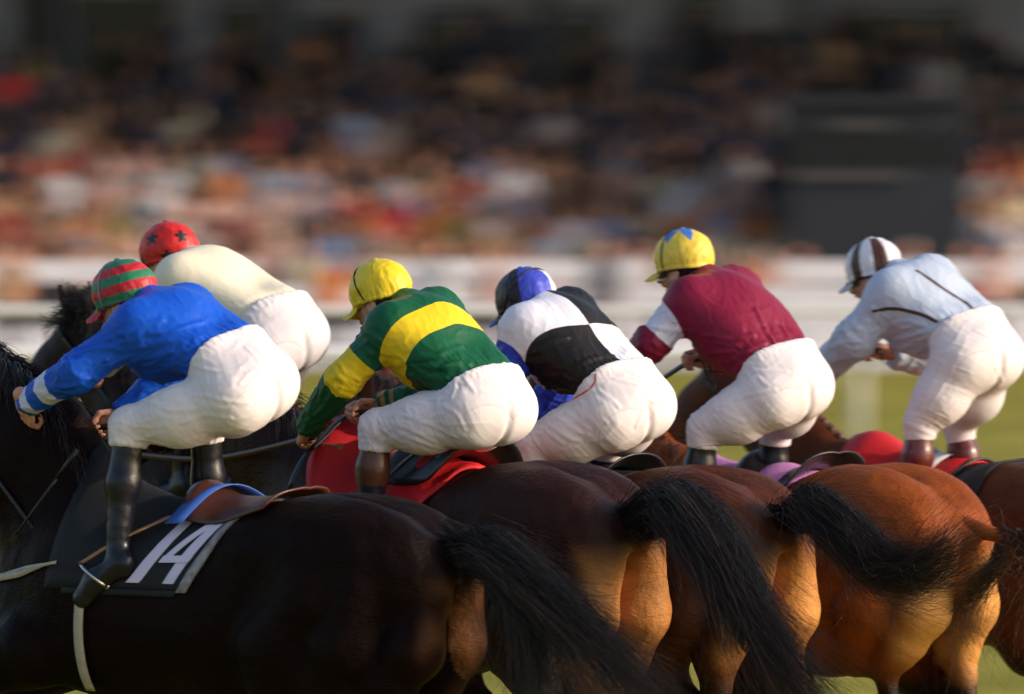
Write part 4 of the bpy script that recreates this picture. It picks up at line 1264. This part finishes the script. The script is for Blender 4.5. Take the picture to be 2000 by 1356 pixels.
def pat_green(F):
    hoop = np.minimum(band(F['qa'] * F['tl'] + 0.10 * np.abs(F['qb']), 0.225, 0.335), -np.maximum(F['armL'], F['armR']) + 0.01)
    al = np.minimum(band(F['tL'], 0.16, 0.285), F['armL'])
    ar = np.minimum(band(F['tR'], 0.16, 0.285), F['armR'])
    cuffs = np.minimum(np.maximum(band(F['tR'], F['LR'] - 0.075, F['LR'] - 0.058), band(F['tR'], F['LR'] - 0.040, F['LR'] - 0.023)), F['armR'])
    return [np.maximum(np.maximum(hoop, al), ar), cuffs, neg(F)]
def pat_quarters(F):
    a_ = F['qa'] * F['tl'] - 0.215 - 0.25 * np.maximum(F['qb'] - 0.02, 0)
    b_ = -F['qb'] + 0.0
    q = np.maximum(np.minimum(a_, b_), np.minimum(-a_, -b_))         # black: upper right and lower left
    sl = np.maximum(F['armL'] + 0.004, F['armR'] - 0.012)
    return [q, sl, neg(F)]
def pat_maroon(F):
    al = np.minimum(band(F['tL'], 0.06, 0.19), F['armL'] + 0.005)
    ar = np.minimum(band(F['tR'], 0.04, 0.17), F['armR'] + 0.005)
    return [np.maximum(al, ar), neg(F), neg(F)]
def pat_paleblue(F):
    return [neg(F), neg(F), neg(F)]
def cap_stars(V, az):
    d = np.full(len(V), -1.0)
    U = V / np.array((0.130, 0.108, 0.115)); U /= np.linalg.norm(U, axis=1, keepdims=True)
    for e, zz in ((30, 0.35), (95, 0.42), (160, 0.35), (215, 0.4), (280, 0.35), (330, 0.4), (60, -0.35), (125, -0.3), (185, -0.35), (245, -0.3)):
        c = np.array((math.cos(math.radians(e)) * math.sqrt(1 - zz * zz), math.sin(math.radians(e)) * math.sqrt(1 - zz * zz), zz))
        up = unit(np.array((0, 0, 1.0)) - c * zz); sd = np.cross(up, c)
        x, y = U @ sd, U @ up
        r = np.hypot(x, y); t = np.arctan2(x, y)
        R = 0.19 + 0.075 * np.cos(5 * t)
        d = np.maximum(d, np.where(U @ c > 0.3, (R - r) * 0.11, -1))
    return [d, d * 0 - 1, d * 0 - 1]
def cap_hoops(V, az):
    z = V[:, 2] + 0.05 - 0.15 * V[:, 0] * 0
    k = np.mod(z / 0.034, 2.0)
    g = np.where(k < 1, np.minimum(k, 1 - k), -np.minimum(k - 1, 2 - k)) * 0.034
    g = np.where(V[:, 0] > 0.128, -1, g)
    return [g, g * 0 - 1, g * 0 - 1]
def sector(V, az, lo, hi):
    r = np.hypot(V[:, 0], V[:, 1])
    a = np.mod(np.degrees(az) - lo, 360)
    w = (hi - lo)
    return np.where(a < w, np.minimum(a, w - a), -np.minimum(a - w, 360 - a)) * math.pi / 180 * np.maximum(r, 0.01)
def cap_quarters(V, az):
    bl = np.maximum(sector(V, az, 20, 122), sector(V, az, 226, 300))
    bl = np.where(V[:, 0] > 0.118, -1, bl)
    return [bl, sector(V, az, 186, 226), bl * 0 - 1]
def cap_points(V, az):
    el = np.degrees(np.arctan2(V[:, 2] / 0.115, np.hypot(V[:, 0] / 0.13, V[:, 1] / 0.108)))
    tri = np.abs(np.mod(az / (2 * math.pi / 6), 1) - 0.5) * 2
    return [(el - (28 + 42 * tri)) * 0.0018, el * 0 - 1, el * 0 - 1]
def cap_checks(V, az):
    a_ = np.full(len(V), -1.0)
    for k in range(0, 360, 60):
        a_ = np.maximum(a_, sector(V, az, k + 12, k + 40))
    g = a_
    g = np.where(V[:, 0] > 0.125, -1, g)
    return [g, g * 0 - 1, g * 0 - 1]

R1 = jockey(dict(name='blue', pfolds=[[(236, 806), (295, 769), (361, 739)], [(494, 721), (472, 747)], [(479, 673), (512, 706)], [(229, 839), (280, 865), (332, 876)], [(360, 765), (400, 777), (440, 788), (490, 790)], [(350, 830), (400, 815), (450, 822)], [(300, 790), (330, 800), (380, 800)], [(372, 715), (420, 722), (470, 715)]],
    jfolds=[[(140, 690), (236, 652), (320, 620)], [(206, 706), (295, 673), (361, 643)], [(236, 732), (332, 688)], [(300, 730), (345, 712)], [(290, 650), (350, 640), (400, 625)], [(330, 715), (350, 690), (390, 670)]], label='rider in blue jersey and red and green hooped cap, nearest of the field', px0=490, D=24.0, th=38, seed=3,
    j=dict(hipL=(465, 785, 0.078), hipR=(521, 752, -0.078), waistL=(410, 700, 0.075), waistR=(478, 682, -0.075), shL=(268, 640, 0.165), shR=(362, 607, -0.165), chest=(318, 668, 0.0), neck=(285, 590, 0),
           head=(243, 568, 0), elbL=(150, 728, 0.30), wriL=(46, 790, 0.27), handL=(58, 830, 0.21), elbR=(330, 735, -0.24), wriR=(232, 815, -0.08), handR=(185, 836, -0.04),
           kneeL=(252, 832, 0.21), ankleL=(230, 1082, 0.27), toeL=(164, 1168, 0.33)),
    rc=0.132, rw=0.088, rk=0.068, cuff=0.075, hp=16, hr=-4, yaw=0.0, strap=10, strap_b=1.2, strapm=M_STRAP_GREY,
    jcol=(0.006, 0.080, 0.52), jpc=((0.55, 0.58, 0.74),), jpat=pat_blue, ccol=(0.48, 0.012, 0.02), cpc=((0.02, 0.16, 0.075),), cpat=cap_hoops))
R2 = jockey(dict(name='green', pfolds=[[(743, 809), (825, 774), (863, 774)], [(857, 775), (835, 800)], [(759, 825), (803, 844), (851, 869)], [(736, 834), (781, 869)], [(882, 732), (885, 755), (878, 774)], [(790, 810), (840, 835), (890, 860)], [(860, 790), (890, 815), (905, 845)], [(905, 735), (925, 760)], [(770, 845), (820, 868), (870, 882)]],
    jfolds=[[(787, 712), (850, 692), (905, 673)], [(790, 716), (857, 714), (920, 706)], [(800, 722), (844, 743), (870, 736)], [(692, 654), (720, 690), (742, 710)], [(650, 760), (640, 790), (612, 815)], [(800, 735), (830, 765), (855, 770)], [(700, 640), (735, 665)], [(860, 720), (880, 705), (900, 702)]], label='rider in green jersey with yellow hoop and plain yellow cap', px0=958, D=24.8, th=42, seed=5,
    j=dict(hipL=(921, 815, 0.078), hipR=(988, 806, -0.078), waistL=(910, 752, 0.075), waistR=(975, 748, -0.075), shL=(765, 640, 0.165), shR=(848, 612, -0.165), chest=(838, 688, 0), neck=(790, 595, 0),
           head=(743, 566, 0), elbL=(668, 745, 0.27), wriL=(598, 838, 0.19), handL=(582, 862, 0.12), elbR=(850, 772, -0.22), wriR=(738, 795, -0.10), handR=(695, 802, -0.05),
           kneeL=(737, 836, 0.21), ankleL=(722, 1020, 0.22), toeL=(670, 1085, 0.23)),
    rc=0.130, rw=0.090, cuff=0.085, hp=17, strap=28, strap_b=0.5, boot=M_BOOT_BR,
    jcol=(0.005, 0.085, 0.032), jpc=((0.72, 0.50, 0.012), (0.34, 0.20, 0.05)), jpat=pat_green, ccol=(0.80, 0.56, 0.012)))
R3 = jockey(dict(name='quartered', pfolds=[[(1072, 827), (1108, 857), (1128, 866)], [(1102, 801), (1147, 840)], [(1128, 782), (1180, 828)], [(1167, 759), (1212, 792)], [(1280, 782), (1303, 798)], [(1264, 798), (1248, 834)], [(1090, 815), (1130, 848)], [(1060, 840), (1095, 868)], [(1200, 735), (1250, 748)], [(1240, 725), (1280, 745)]],
    jfolds=[[(1040, 690), (1060, 670), (1110, 655)], [(1100, 740), (1150, 700), (1200, 690)], [(1080, 765), (1110, 745)]], label='rider in black and white quartered jersey with blue sleeves', px0=1245, D=25.5, th=43, seed=8,
    j=dict(hipL=(1198, 822, 0.078), hipR=(1262, 798, -0.078), waistL=(1172, 748, 0.075), waistR=(1236, 738, -0.075), shL=(1025, 642, 0.165), shR=(1110, 610, -0.165), chest=(1105, 688, 0), neck=(1062, 600, 0),
           head=(1027, 580, 0), elbL=(985, 745, 0.24), wriL=(925, 800, 0.14), elbR=(1085, 775, -0.22), wriR=(1000, 810, -0.08),
           kneeL=(1045, 866, 0.21), ankleL=(1032, 1050, 0.22), toeL=(985, 1110, 0.23)),
    rc=0.130, rw=0.092, rch=1.06, cuff=0.08, hp=17, strap=-42, strap_b=0.0, piping=[(1163, 728), (1158, 745), (1138, 765), (1105, 778), (1075, 795)],
    jcol=(0.70, 0.68, 0.76), jpc=((0.012, 0.010, 0.010), (0.022, 0.045, 0.42)), jpat=pat_quarters, ccol=(0.05, 0.07, 0.50), cpc=((0.010, 0.009, 0.012), (0.7, 0.7, 0.74)), cpat=cap_quarters))
R4 = jockey(dict(name='maroon', pfolds=[[(1434, 777), (1470, 768), (1513, 758)], [(1344, 837), (1397, 864)], [(1446, 705), (1476, 721), (1536, 721)], [(1390, 815), (1440, 850)], [(1405, 800), (1450, 828)], [(1360, 850), (1400, 872)], [(1480, 735), (1500, 750)]],
    jfolds=[[(1374, 657), (1430, 661), (1470, 650)], [(1498, 640), (1512, 664)], [(1530, 635), (1540, 655)], [(1380, 690), (1430, 688)], [(1420, 715), (1450, 690), (1500, 665)], [(1390, 672), (1440, 680)], [(1480, 600), (1500, 640)], [(1290, 640), (1330, 650)]], label='rider in maroon jersey with white armbands and yellow cap with blue points', px0=1545, D=26.15, th=44, seed=11,
    j=dict(hipL=(1512, 780, 0.078), hipR=(1571, 758, -0.078), waistL=(1490, 712, 0.075), waistR=(1549, 695, -0.075), shL=(1348, 588, 0.165), shR=(1432, 566, -0.165), chest=(1440, 646, 0), neck=(1375, 545, 0),
           head=(1336, 503, 0), elbL=(1272, 672, 0.27), wriL=(1200, 735, 0.15), elbR=(1440, 690, -0.24), wriR=(1392, 708, -0.10), handR=(1358, 700, -0.06),
           kneeL=(1377, 836, 0.21), ankleL=(1358, 1010, 0.22), toeL=(1310, 1060, 0.23)),
    rc=0.130, rw=0.090, rch=1.17, cuff=0.08, hp=8, strap=10, strap_b=0.9, goggles=True,
    jcol=(0.20, 0.008, 0.035), jpc=((0.68, 0.64, 0.74),), jpat=pat_maroon, ccol=(0.78, 0.55, 0.06), cpc=((0.06, 0.17, 0.50),), cpat=cap_points))
R5 = jockey(dict(name='paleblue', jlines=[[(1702, 610), (1740, 606), (1790, 612), (1832, 630)], [(1790, 524), (1835, 553), (1880, 582), (1904, 602)]], pfolds=[[(1809, 802), (1860, 725)], [(1786, 790), (1838, 710)], [(1816, 836), (1875, 784)], [(1800, 770), (1850, 745)], [(1780, 815), (1840, 775)], [(1810, 720), (1870, 690)], [(1950, 720), (1960, 750)], [(1905, 640), (1935, 655)], [(1820, 690), (1850, 660)]],
    jfolds=[[(1712, 650), (1757, 630), (1800, 638)], [(1753, 685), (1801, 670)], [(1700, 600), (1720, 640)], [(1740, 665), (1790, 655), (1830, 640)], [(1650, 660), (1690, 630)], [(1765, 705), (1795, 690)]], label='rider in pale blue jersey with brown seams and checked cap', px0=1922, D=26.85, th=46, seed=14,
    j=dict(hipL=(1888, 712, 0.078), hipR=(1945, 702, -0.078), waistL=(1860, 650, 0.075), waistR=(1917, 634, -0.075), shL=(1742, 572, 0.165), shR=(1815, 545, -0.165), chest=(1798, 622, 0), neck=(1750, 535, 0),
           head=(1708, 520, 0), elbL=(1672, 660, 0.24), wriL=(1590, 742, 0.12), elbR=(1800, 690, -0.24), wriR=(1738, 690, -0.10), handR=(1700, 682, -0.06),
           kneeL=(1798, 826, 0.20), ankleL=(1790, 975, 0.21), toeL=(1745, 1030, 0.22), kneeR=(1872, 832, -0.14), ankleR=(1900, 960, -0.16), toeR=(1850, 1010, -0.17)),
    rc=0.130, rw=0.092, rk=0.062, rch=1.1, cuff=0.07, hp=14, strap=None, goggles=True, boot=M_BOOT_RED, ra=(0.080, 0.076, 0.06),
    jcol=(0.44, 0.50, 0.62), jpc=((0.40, 0.40, 0.42), (0.06, 0.03, 0.022)), jpat=pat_paleblue, ccol=(0.74, 0.72, 0.76), cpc=((0.07, 0.026, 0.016),), cpat=cap_checks))
R0 = jockey(dict(name='cream', label='rider in plain cream jersey and red cap with dark stars', px0=575, D=25.95, th=42, seed=17,
    j=dict(hipL=(528, 690, 0.078), hipR=(586, 662, -0.078), waistL=(510, 625, 0.075), waistR=(566, 606, -0.075), shL=(350, 545, 0.165), shR=(418, 530, -0.165), chest=(420, 575, 0), neck=(370, 515, 0),
           head=(330, 490, 0), elbL=(270, 640, 0.24), wriL=(200, 720, 0.14), elbR=(400, 660, -0.24), wriR=(320, 740, -0.10),
           kneeL=(370, 750, 0.21), ankleL=(360, 930, 0.22), toeL=(310, 990, 0.23)),
    rc=0.128, rw=0.090, cuff=0.08, hp=10, strap=None, jfold=0.35,
    jcol=(0.78, 0.70, 0.52), ccol=(0.56, 0.015, 0.012), cpc=((0.012, 0.008, 0.008),), cpat=cap_stars))
print('riders', round(time.time() - T0, 1))
# ------------------------------------------------------------------ saddles, cloths, bridles, whips
M_BROWN = material('brown_saddle_leather', (0.065, 0.018, 0.008), rough=0.35, spec=0.5, var=0.25, var_scale=12, bump=60, bump_d=0.001)
M_BLACKL = material('black_saddle_leather', (0.010, 0.009, 0.010), rough=0.35, spec=0.5, bump=60, bump_d=0.001)
M_BLACKC = material('black_number_cloth', (0.008, 0.008, 0.010), rough=0.75, var=0.2, bump=60, bump_d=0.002)
M_RED = material('red_saddle_cloth', (0.52, 0.008, 0.012), rough=0.6, var=0.15, bump=40, bump_d=0.003)
M_PINK = material('pink_saddle_cloth', (0.50, 0.20, 0.46), rough=0.7, bump=40, bump_d=0.003)
M_WHITEC = material('white_cotton', (0.74, 0.70, 0.70), rough=0.8, bump=60, bump_d=0.002)
M_FLEECE = material('pale_fleece_edge', (0.26, 0.25, 0.27), rough=0.95, bump=120, bump_d=0.006, var=0.35, var_scale=40)
M_NUM = material('white_numeral_print', (0.62, 0.56, 0.70), rough=0.7)
M_BLUES = material('blue_webbing', (0.035, 0.11, 0.42), rough=0.6)
M_STEEL = material('stirrup_steel', (0.55, 0.54, 0.52), rough=0.2, metal=1.0)
M_GIRTH = material('cream_girth_webbing', (0.42, 0.37, 0.28), rough=0.8, var=0.15, var_scale=20)
M_TAN = material('tan_leather_strap', (0.33, 0.16, 0.06), rough=0.45)
bumpf = lambda x, c, w: np.exp(-((x - c) / w) ** 2)

def saddle(H, x0, x1, leather, label, am=0.62, pom=0.065, can=0.05, base=0.022, stirrup=None, flapm=None, flaps=(1, -1)):
    o = H.w((x0 + x1) / 2, 0, 1.55)
    r = empty('saddle', o)
    off = lambda xs, a: base + pom * bumpf(xs, x1 - 0.03, 0.07) * math.exp(-(a / 0.75) ** 2) + can * bumpf(xs, x0 + 0.01, 0.07) * math.exp(-(a / 0.7) ** 2)
    wd = lambda a: 1 - 0.25 * (abs(a) / am) ** 2
    drape(H, 'seat', lambda a: ((x0 + x1) / 2 + (x1 - x0) / 2 * wd(a), (x0 + x1) / 2 - (x1 - x0) / 2 * wd(a)), -am, am, 17, 19, base, leather, r, 0.009, True, o, off)
    for sg, nm in ((q, 'flap') for q in flaps):
        drape(H, nm, lambda a: (x1 + 0.10 + 0.10 * math.sin((abs(a) - am * 0.8) * 3), x1 - 0.06 + 0.16 * (abs(a) - am)), sg * am * 0.7, sg * 0.95, 9, 8, 0.013, flapm or leather, r, 0.006, True, o)
    tag(r, label, 'saddle')
    return r
def cloth(H, xf, a1, label, mat, na=25, nx=18, off=0.006, name='saddle_cloth', offfun=None, thick=0.006):
    o = H.w(0.5, 0, 1.52)
    c = drape(H, name, xf, -a1, a1, na, nx, off, mat, None, thick, True, o, offfun)
    return tag(c, label, 'saddle cloth'), o

# --- number 14
skew = lambda a: 0.150 * (max(abs(a) - 0.30, 0) / 1.05)
LC = 1.52
c14, o14 = cloth(HA, lambda a: (0.98 + skew(a) * 0.3, 0.315 + skew(a)), LC, 'black number cloth with white 14 and pale fleece edge', M_BLACKC)
drape(HA, 'fleece_edge', lambda a: (0.315 + skew(a), 0.278 + skew(a)), -LC, LC, 25, 4, 0.011, M_FLEECE, c14, 0.012, True, o14)
drape(HA, 'hem', lambda a: (0.95, 0.315 + skew(a)), LC - 0.02, LC + 0.055, 3, 14, 0.009, M_BLACKC, c14, 0.006, True, o14)
def stroke(pts, w, off=0.0085, n=9):
    """printed stroke on the cloth: pts in (x along horse, angle down the side)"""
    L, R = [], []
    pts = np.asarray(pts, float)
    t = np.linspace(0, len(pts) - 1, n); i = np.clip(t.astype(int), 0, len(pts) - 2); f = (t - i)[:, None]
    C = pts[i] * (1 - f) + pts[i + 1] * f
    out = []
    for (x, a) in C:
        out.append((x + w / 2, x - w / 2, a))
    L = on_horse(HA, np.array([q[0] for q in out]), np.array([q[2] for q in out]), off)
    R = on_horse(HA, np.array([q[1] for q in out]), np.array([q[2] for q in out]), off)
    return HA.W(L), HA.W(R)
def X(xb, a): return xb + skew(a)
a_t, a_b = 0.50, 1.42
mb = MB(); mb.strip(*stroke([(X(0.505, a_t), a_t), (X(0.500, 1.0), 1.0), (X(0.506, a_b - 0.06), a_b - 0.06), (X(0.512, a_b), a_b)], 0.050), 0.002)
mb.obj('numeral', M_NUM, c14, o14)
mb = MB()
mb.strip(*stroke([(X(0.352, a_t), a_t), (X(0.366, a_b), a_b)], 0.046, 0.0085), 0.002)
mb.strip(*stroke([(X(0.374, a_t + 0.02), a_t + 0.02), (X(0.440, 1.10), 1.10)], 0.034, 0.0105), 0.002)
mb.strip(*stroke([(X(0.394, 1.07), 1.07), (X(0.396, 1.16), 1.16)], 0.124, 0.0125, 3), 0.002)
mb.obj('numeral', M_NUM, c14, o14)

s1 = saddle(HA, 0.14, 0.58, M_BROWN, 'brown leather race saddle with raised cantle on the number 14 horse', pom=0.055, can=0.018, base=0.018, flaps=(-1,))
os = np.array(s1.location)
def band_on(H, x0, x1, a0, a1, w, off, mat, name, par, o, n=14, th=0.004):
    t = np.linspace(0, 1, n)
    xs = x0 + (x1 - x0) * t; an = a0 + (a1 - a0) * t
    L = H.W(on_horse(H, xs + w / 2, an, off)); R = H.W(on_horse(H, xs - w / 2, an, off))
    mb = MB(); mb.strip(L, R, th); return mb.obj(name, mat, par, o, True)
band_on(HA, 0.42, 0.55, -0.6, 0.72, 0.070, 0.052, M_BLUES, 'surcingle', s1, os, 20)
band_on(HA, 0.86, 0.89, 1.50, 2.6, 0.036, 0.016, M_GIRTH, 'girth', s1, os, 24)
def stirrup(H, J, par, o, leather):
    an, toe = J['ankleL'], J['toeL']
    fr = J['fr']
    top = H.w(0.60, 0.16, 1.50)
    d = unit(toe - an)
    c = an * 0.45 + toe * 0.55
    up = np.array((0, 0, 1.0)); sd = unit(np.cross(d, up))
    an_ = np.radians(np.linspace(-50, 230, 22))
    n2 = unit(np.cross(sd, d))
    if n2[2] < 0: n2 = -n2
    ringp = [c + sd * 0.062 * math.cos(q) + n2 * (0.075 * math.sin(q) + 0.01) for q in an_]
    mb = MB(); mb.tube(ringp, 0.006, 8); mb.tube([ringp[0], ringp[-1]], 0.010, 8)
    mb.obj('stirrup_iron', M_STEEL, par, o, True)
    apex = c + n2 * 0.085
    mid = (top + apex) / 2 + fr.l * 0.04
    P = spline([top, mid, apex], 10)
    mb = MB(); mb.strip(P + fr.f * 0.012, P - fr.f * 0.012, 0.004); mb.obj('stirrup_leather', leather, par, o, True)
stirrup(HA, R1, s1, os, M_TAN)
# breast girth of the nearest horse
bg = band_on(HA, 0.86, 1.28, 1.25, 1.30, 0.01, 0.012, M_BLACKL, 'breast_girth', None, HA.w(1.0, 0.3, 1.2), 16)
t = np.linspace(0, 1, 16)
for m_, dz, nm, w_ in ((M_GIRTH, 0.0, 'webbing', 0.055),):
    xs = 0.98 + 0.36 * t; a_ = 1.22 + 0.18 * t
    L = HA.W(on_horse(HA, xs, a_ - 0.07 * np.clip(t * 2, 0.25, 1), 0.010)); R = HA.W(on_horse(HA, xs, a_ + 0.07 * np.clip(t * 2, 0.25, 1), 0.010))
    mb = MB(); mb.strip(L, R, 0.005); mb.obj(nm, m_, bg, HA.w(1.0, 0.3, 1.2), True)
tag(bg, 'cream breast girth strap across the dark shoulder of the nearest horse', 'girth')

# --- the red cloth of the second horse
cB, oB = cloth(HB, lambda a: (0.96 + 0.05 * math.cos(a * 3), 0.30 + 0.10 * abs(a)), 1.0, 'bright red saddle cloth bunched under the green and yellow rider', M_RED, off=0.01,
               offfun=lambda xs, a: 0.010 + 0.085 * bumpf(xs, 0.93, 0.10) * math.exp(-(a / 0.9) ** 4) + 0.05 * bumpf(xs, 0.55, 0.13) * math.exp(-(a / 0.8) ** 4) + 0.008 * np.sin(xs * 40 + a * 5), thick=0.012)
band_on(HB, 0.90, 0.93, -0.9, 0.95, 0.022, 0.112, M_BLACKL, 'binding', cB, oB, 22)
band_on(HB, 0.42, 0.60, -0.7, 0.95, 0.03, 0.078, M_BLACKL, 'binding', cB, oB, 22)
s2 = saddle(HB, 0.26, 0.66, M_BLACKL, 'black race saddle on the red cloth', pom=0.03, can=0.06, base=0.05)
stirrup(HB, R2, s2, np.array(s2.location), M_BLACKL)
# --- third, fourth, fifth, far
cC, oC = cloth(HC, lambda a: (0.92, 0.26 + 0.1 * abs(a)), 1.05, 'dark saddle cloth under the quartered rider', M_BLACKC)
s3 = saddle(HC, 0.28, 0.68, M_BLACKL, 'black race saddle under the quartered rider')
stirrup(HC, R3, s3, np.array(s3.location), M_BLACKL)
cD, oD = cloth(HD, lambda a: (0.92, 0.30 + 0.1 * abs(a)), 1.0, 'pink saddle cloth showing behind the maroon rider', M_PINK, offfun=lambda xs, a: 0.008 + 0.03 * bumpf(xs, 0.52, 0.10) * math.exp(-(a / 0.8) ** 4))
s4 = saddle(HD, 0.22, 0.66, M_BLACKL, 'black race saddle with rounded cantle under the maroon rider', can=0.055, base=0.02)
stirrup(HD, R4, s4, np.array(s4.location), M_BLACKL)
cE, oE = cloth(HE, lambda a: (1.02, 0.34 + 0.10 * abs(a)), 1.0, 'red saddle cloth with white band under the pale blue rider', M_RED,
               offfun=lambda xs, a: 0.010 + 0.055 * bumpf(xs, 0.90, 0.13) * math.exp(-(a / 0.9) ** 4) + 0.03 * bumpf(xs, 0.45, 0.12))
band_on(HE, 0.46, 0.56, -0.9, 0.95, 0.10, 0.052, M_WHITEC, 'white_band', cE, oE, 22)
cE2, oE2 = cloth(HE, lambda a: (0.44, 0.08 + 0.04 * abs(a)), 0.95, 'black fleece pad behind the red cloth at the frame edge', M_BLACKC, off=0.014, thick=0.014, name='saddle_pad')
s5 = saddle(HE, 0.34, 0.70, M_BLACKL, 'dark race saddle between red cloth and pale blue rider', can=0.02, base=0.018)
stirrup(HE, R5, s5, np.array(s5.location), M_BLACKL)
cF, oF = cloth(HF, lambda a: (0.92, 0.26 + 0.1 * abs(a)), 1.05, 'dark saddle cloth under the cream jersey rider', M_BLACKC)
s6 = saddle(HF, 0.28, 0.68, M_BLACKL, 'black race saddle under the cream jersey rider')

# --- bridles with reins
def bridle(H, J, label, leather):
    f = H.f
    up = np.array([-f.ax[2], 0, f.ax[0]])
    o = H.W(np.array([f.poll]))[0]
    r = empty('bridle', o)
    def loop(t, rr, name, rad=0.009):
        c = f.poll + f.ax * t - up * 0.06
        an = np.radians(np.linspace(0, 360, 25))
        P = np.array([c + np.array((0, 1, 0)) * math.cos(q) * rr * 0.74 + up * math.sin(q) * rr for q in an])
        for _ in range(14):                                   # settle onto the skin
            v = c - P; P = P + v / np.linalg.norm(v, axis=1, keepdims=True) * ((f(np.asfortranarray(P)) - 0.006) * 0.8)[:, None]
        mb = MB(); mb.tube(H.W(P), rad, 6); mb.obj(name, leather, r, o, True)
    loop(0.34, 0.14, 'noseband'); loop(0.03, 0.17, 'headpiece')
    bit = H.W(np.array([f.poll + f.ax * 0.46 - up * 0.07 + np.array((0, 0.06, 0)), f.poll + f.ax * 0.46 - up * 0.07 + np.array((0, -0.06, 0))]))
    for q, b_ in zip('LR', bit):
        X_, Y_, Z_ = J['HF'][q]
        h = J['wri' + q] + X_ * 0.085 - Z_ * 0.025
        P = spline([h - X_ * 0.06 - np.array((0, 0, 0.02)), h, (h + b_) / 2 - np.array((0, 0, 0.05)), b_], 14)
        sd = np.array((0, 0, 0.011))
        mb = MB(); mb.strip(P + sd, P - sd, 0.004); mb.obj('rein', leather, r, o, True)
    tag(r, label, 'bridle')
for H_, J_, lb, m_ in ((HA, R1, 'dark bridle and reins of the nearest horse', M_BLACKL), (HB, R2, 'brown bridle and reins held by the green and yellow rider', M_BROWN), (HC, R3, 'bridle and reins of the horse under the quartered rider', M_BLACKL),
                     (HD, R4, 'bridle and reins of the horse under the maroon rider', M_BLACKL), (HE, R5, 'bridle and reins held by the pale blue rider', M_BLACKL), (HF, R0, 'bridle and reins of the horse under the cream jersey rider', M_BLACKL)):
    bridle(H_, J_, lb, m_)
def whip(p0, p1, label, mat):
    r = empty('riding_whip', p0)
    mb = MB(); mb.tube([p0, p0 * 0.7 + p1 * 0.3], [0.010, 0.008], 8); mb.obj('grip', M_BLACKL, r, p0, True)
    mb = MB(); mb.tube([p0 * 0.7 + p1 * 0.3, p0 * 0.08 + p1 * 0.92], [0.006, 0.004], 8); mb.obj('shaft', mat, r, p0, True)
    d = unit(p1 - p0); sd = unit(np.cross(d, (0, 1.0, 0.1)))
    mb = MB(); q = p0 * 0.1 + p1 * 0.9; mb.strip(np.array([q + sd * 0.01, p1 + sd * 0.012]), np.array([q - sd * 0.01, p1 - sd * 0.012]), 0.003); mb.obj('flap', mat, r, p0)
    tag(r, label, 'whip')
f4 = R4['fr']; whip(f4.j(1380, 690, -0.04), f4.j(1402, 785, 0.02), 'dark riding whip held below the maroon rider', M_BLACKL)
f2 = R2['fr']; whip(f2.j(575, 862, 0.10), f2.j(668, 872, 0.12), 'tan riding whip in the near hand of the green and yellow rider', M_TAN)
f1 = R1['fr']; whip(f1.j(150, 880, 0.25), f1.j(20, 1060, 0.28), 'thin riding whip hanging past the shoulder of the nearest horse', M_BLACKL)
print('tack', round(time.time() - T0, 1))
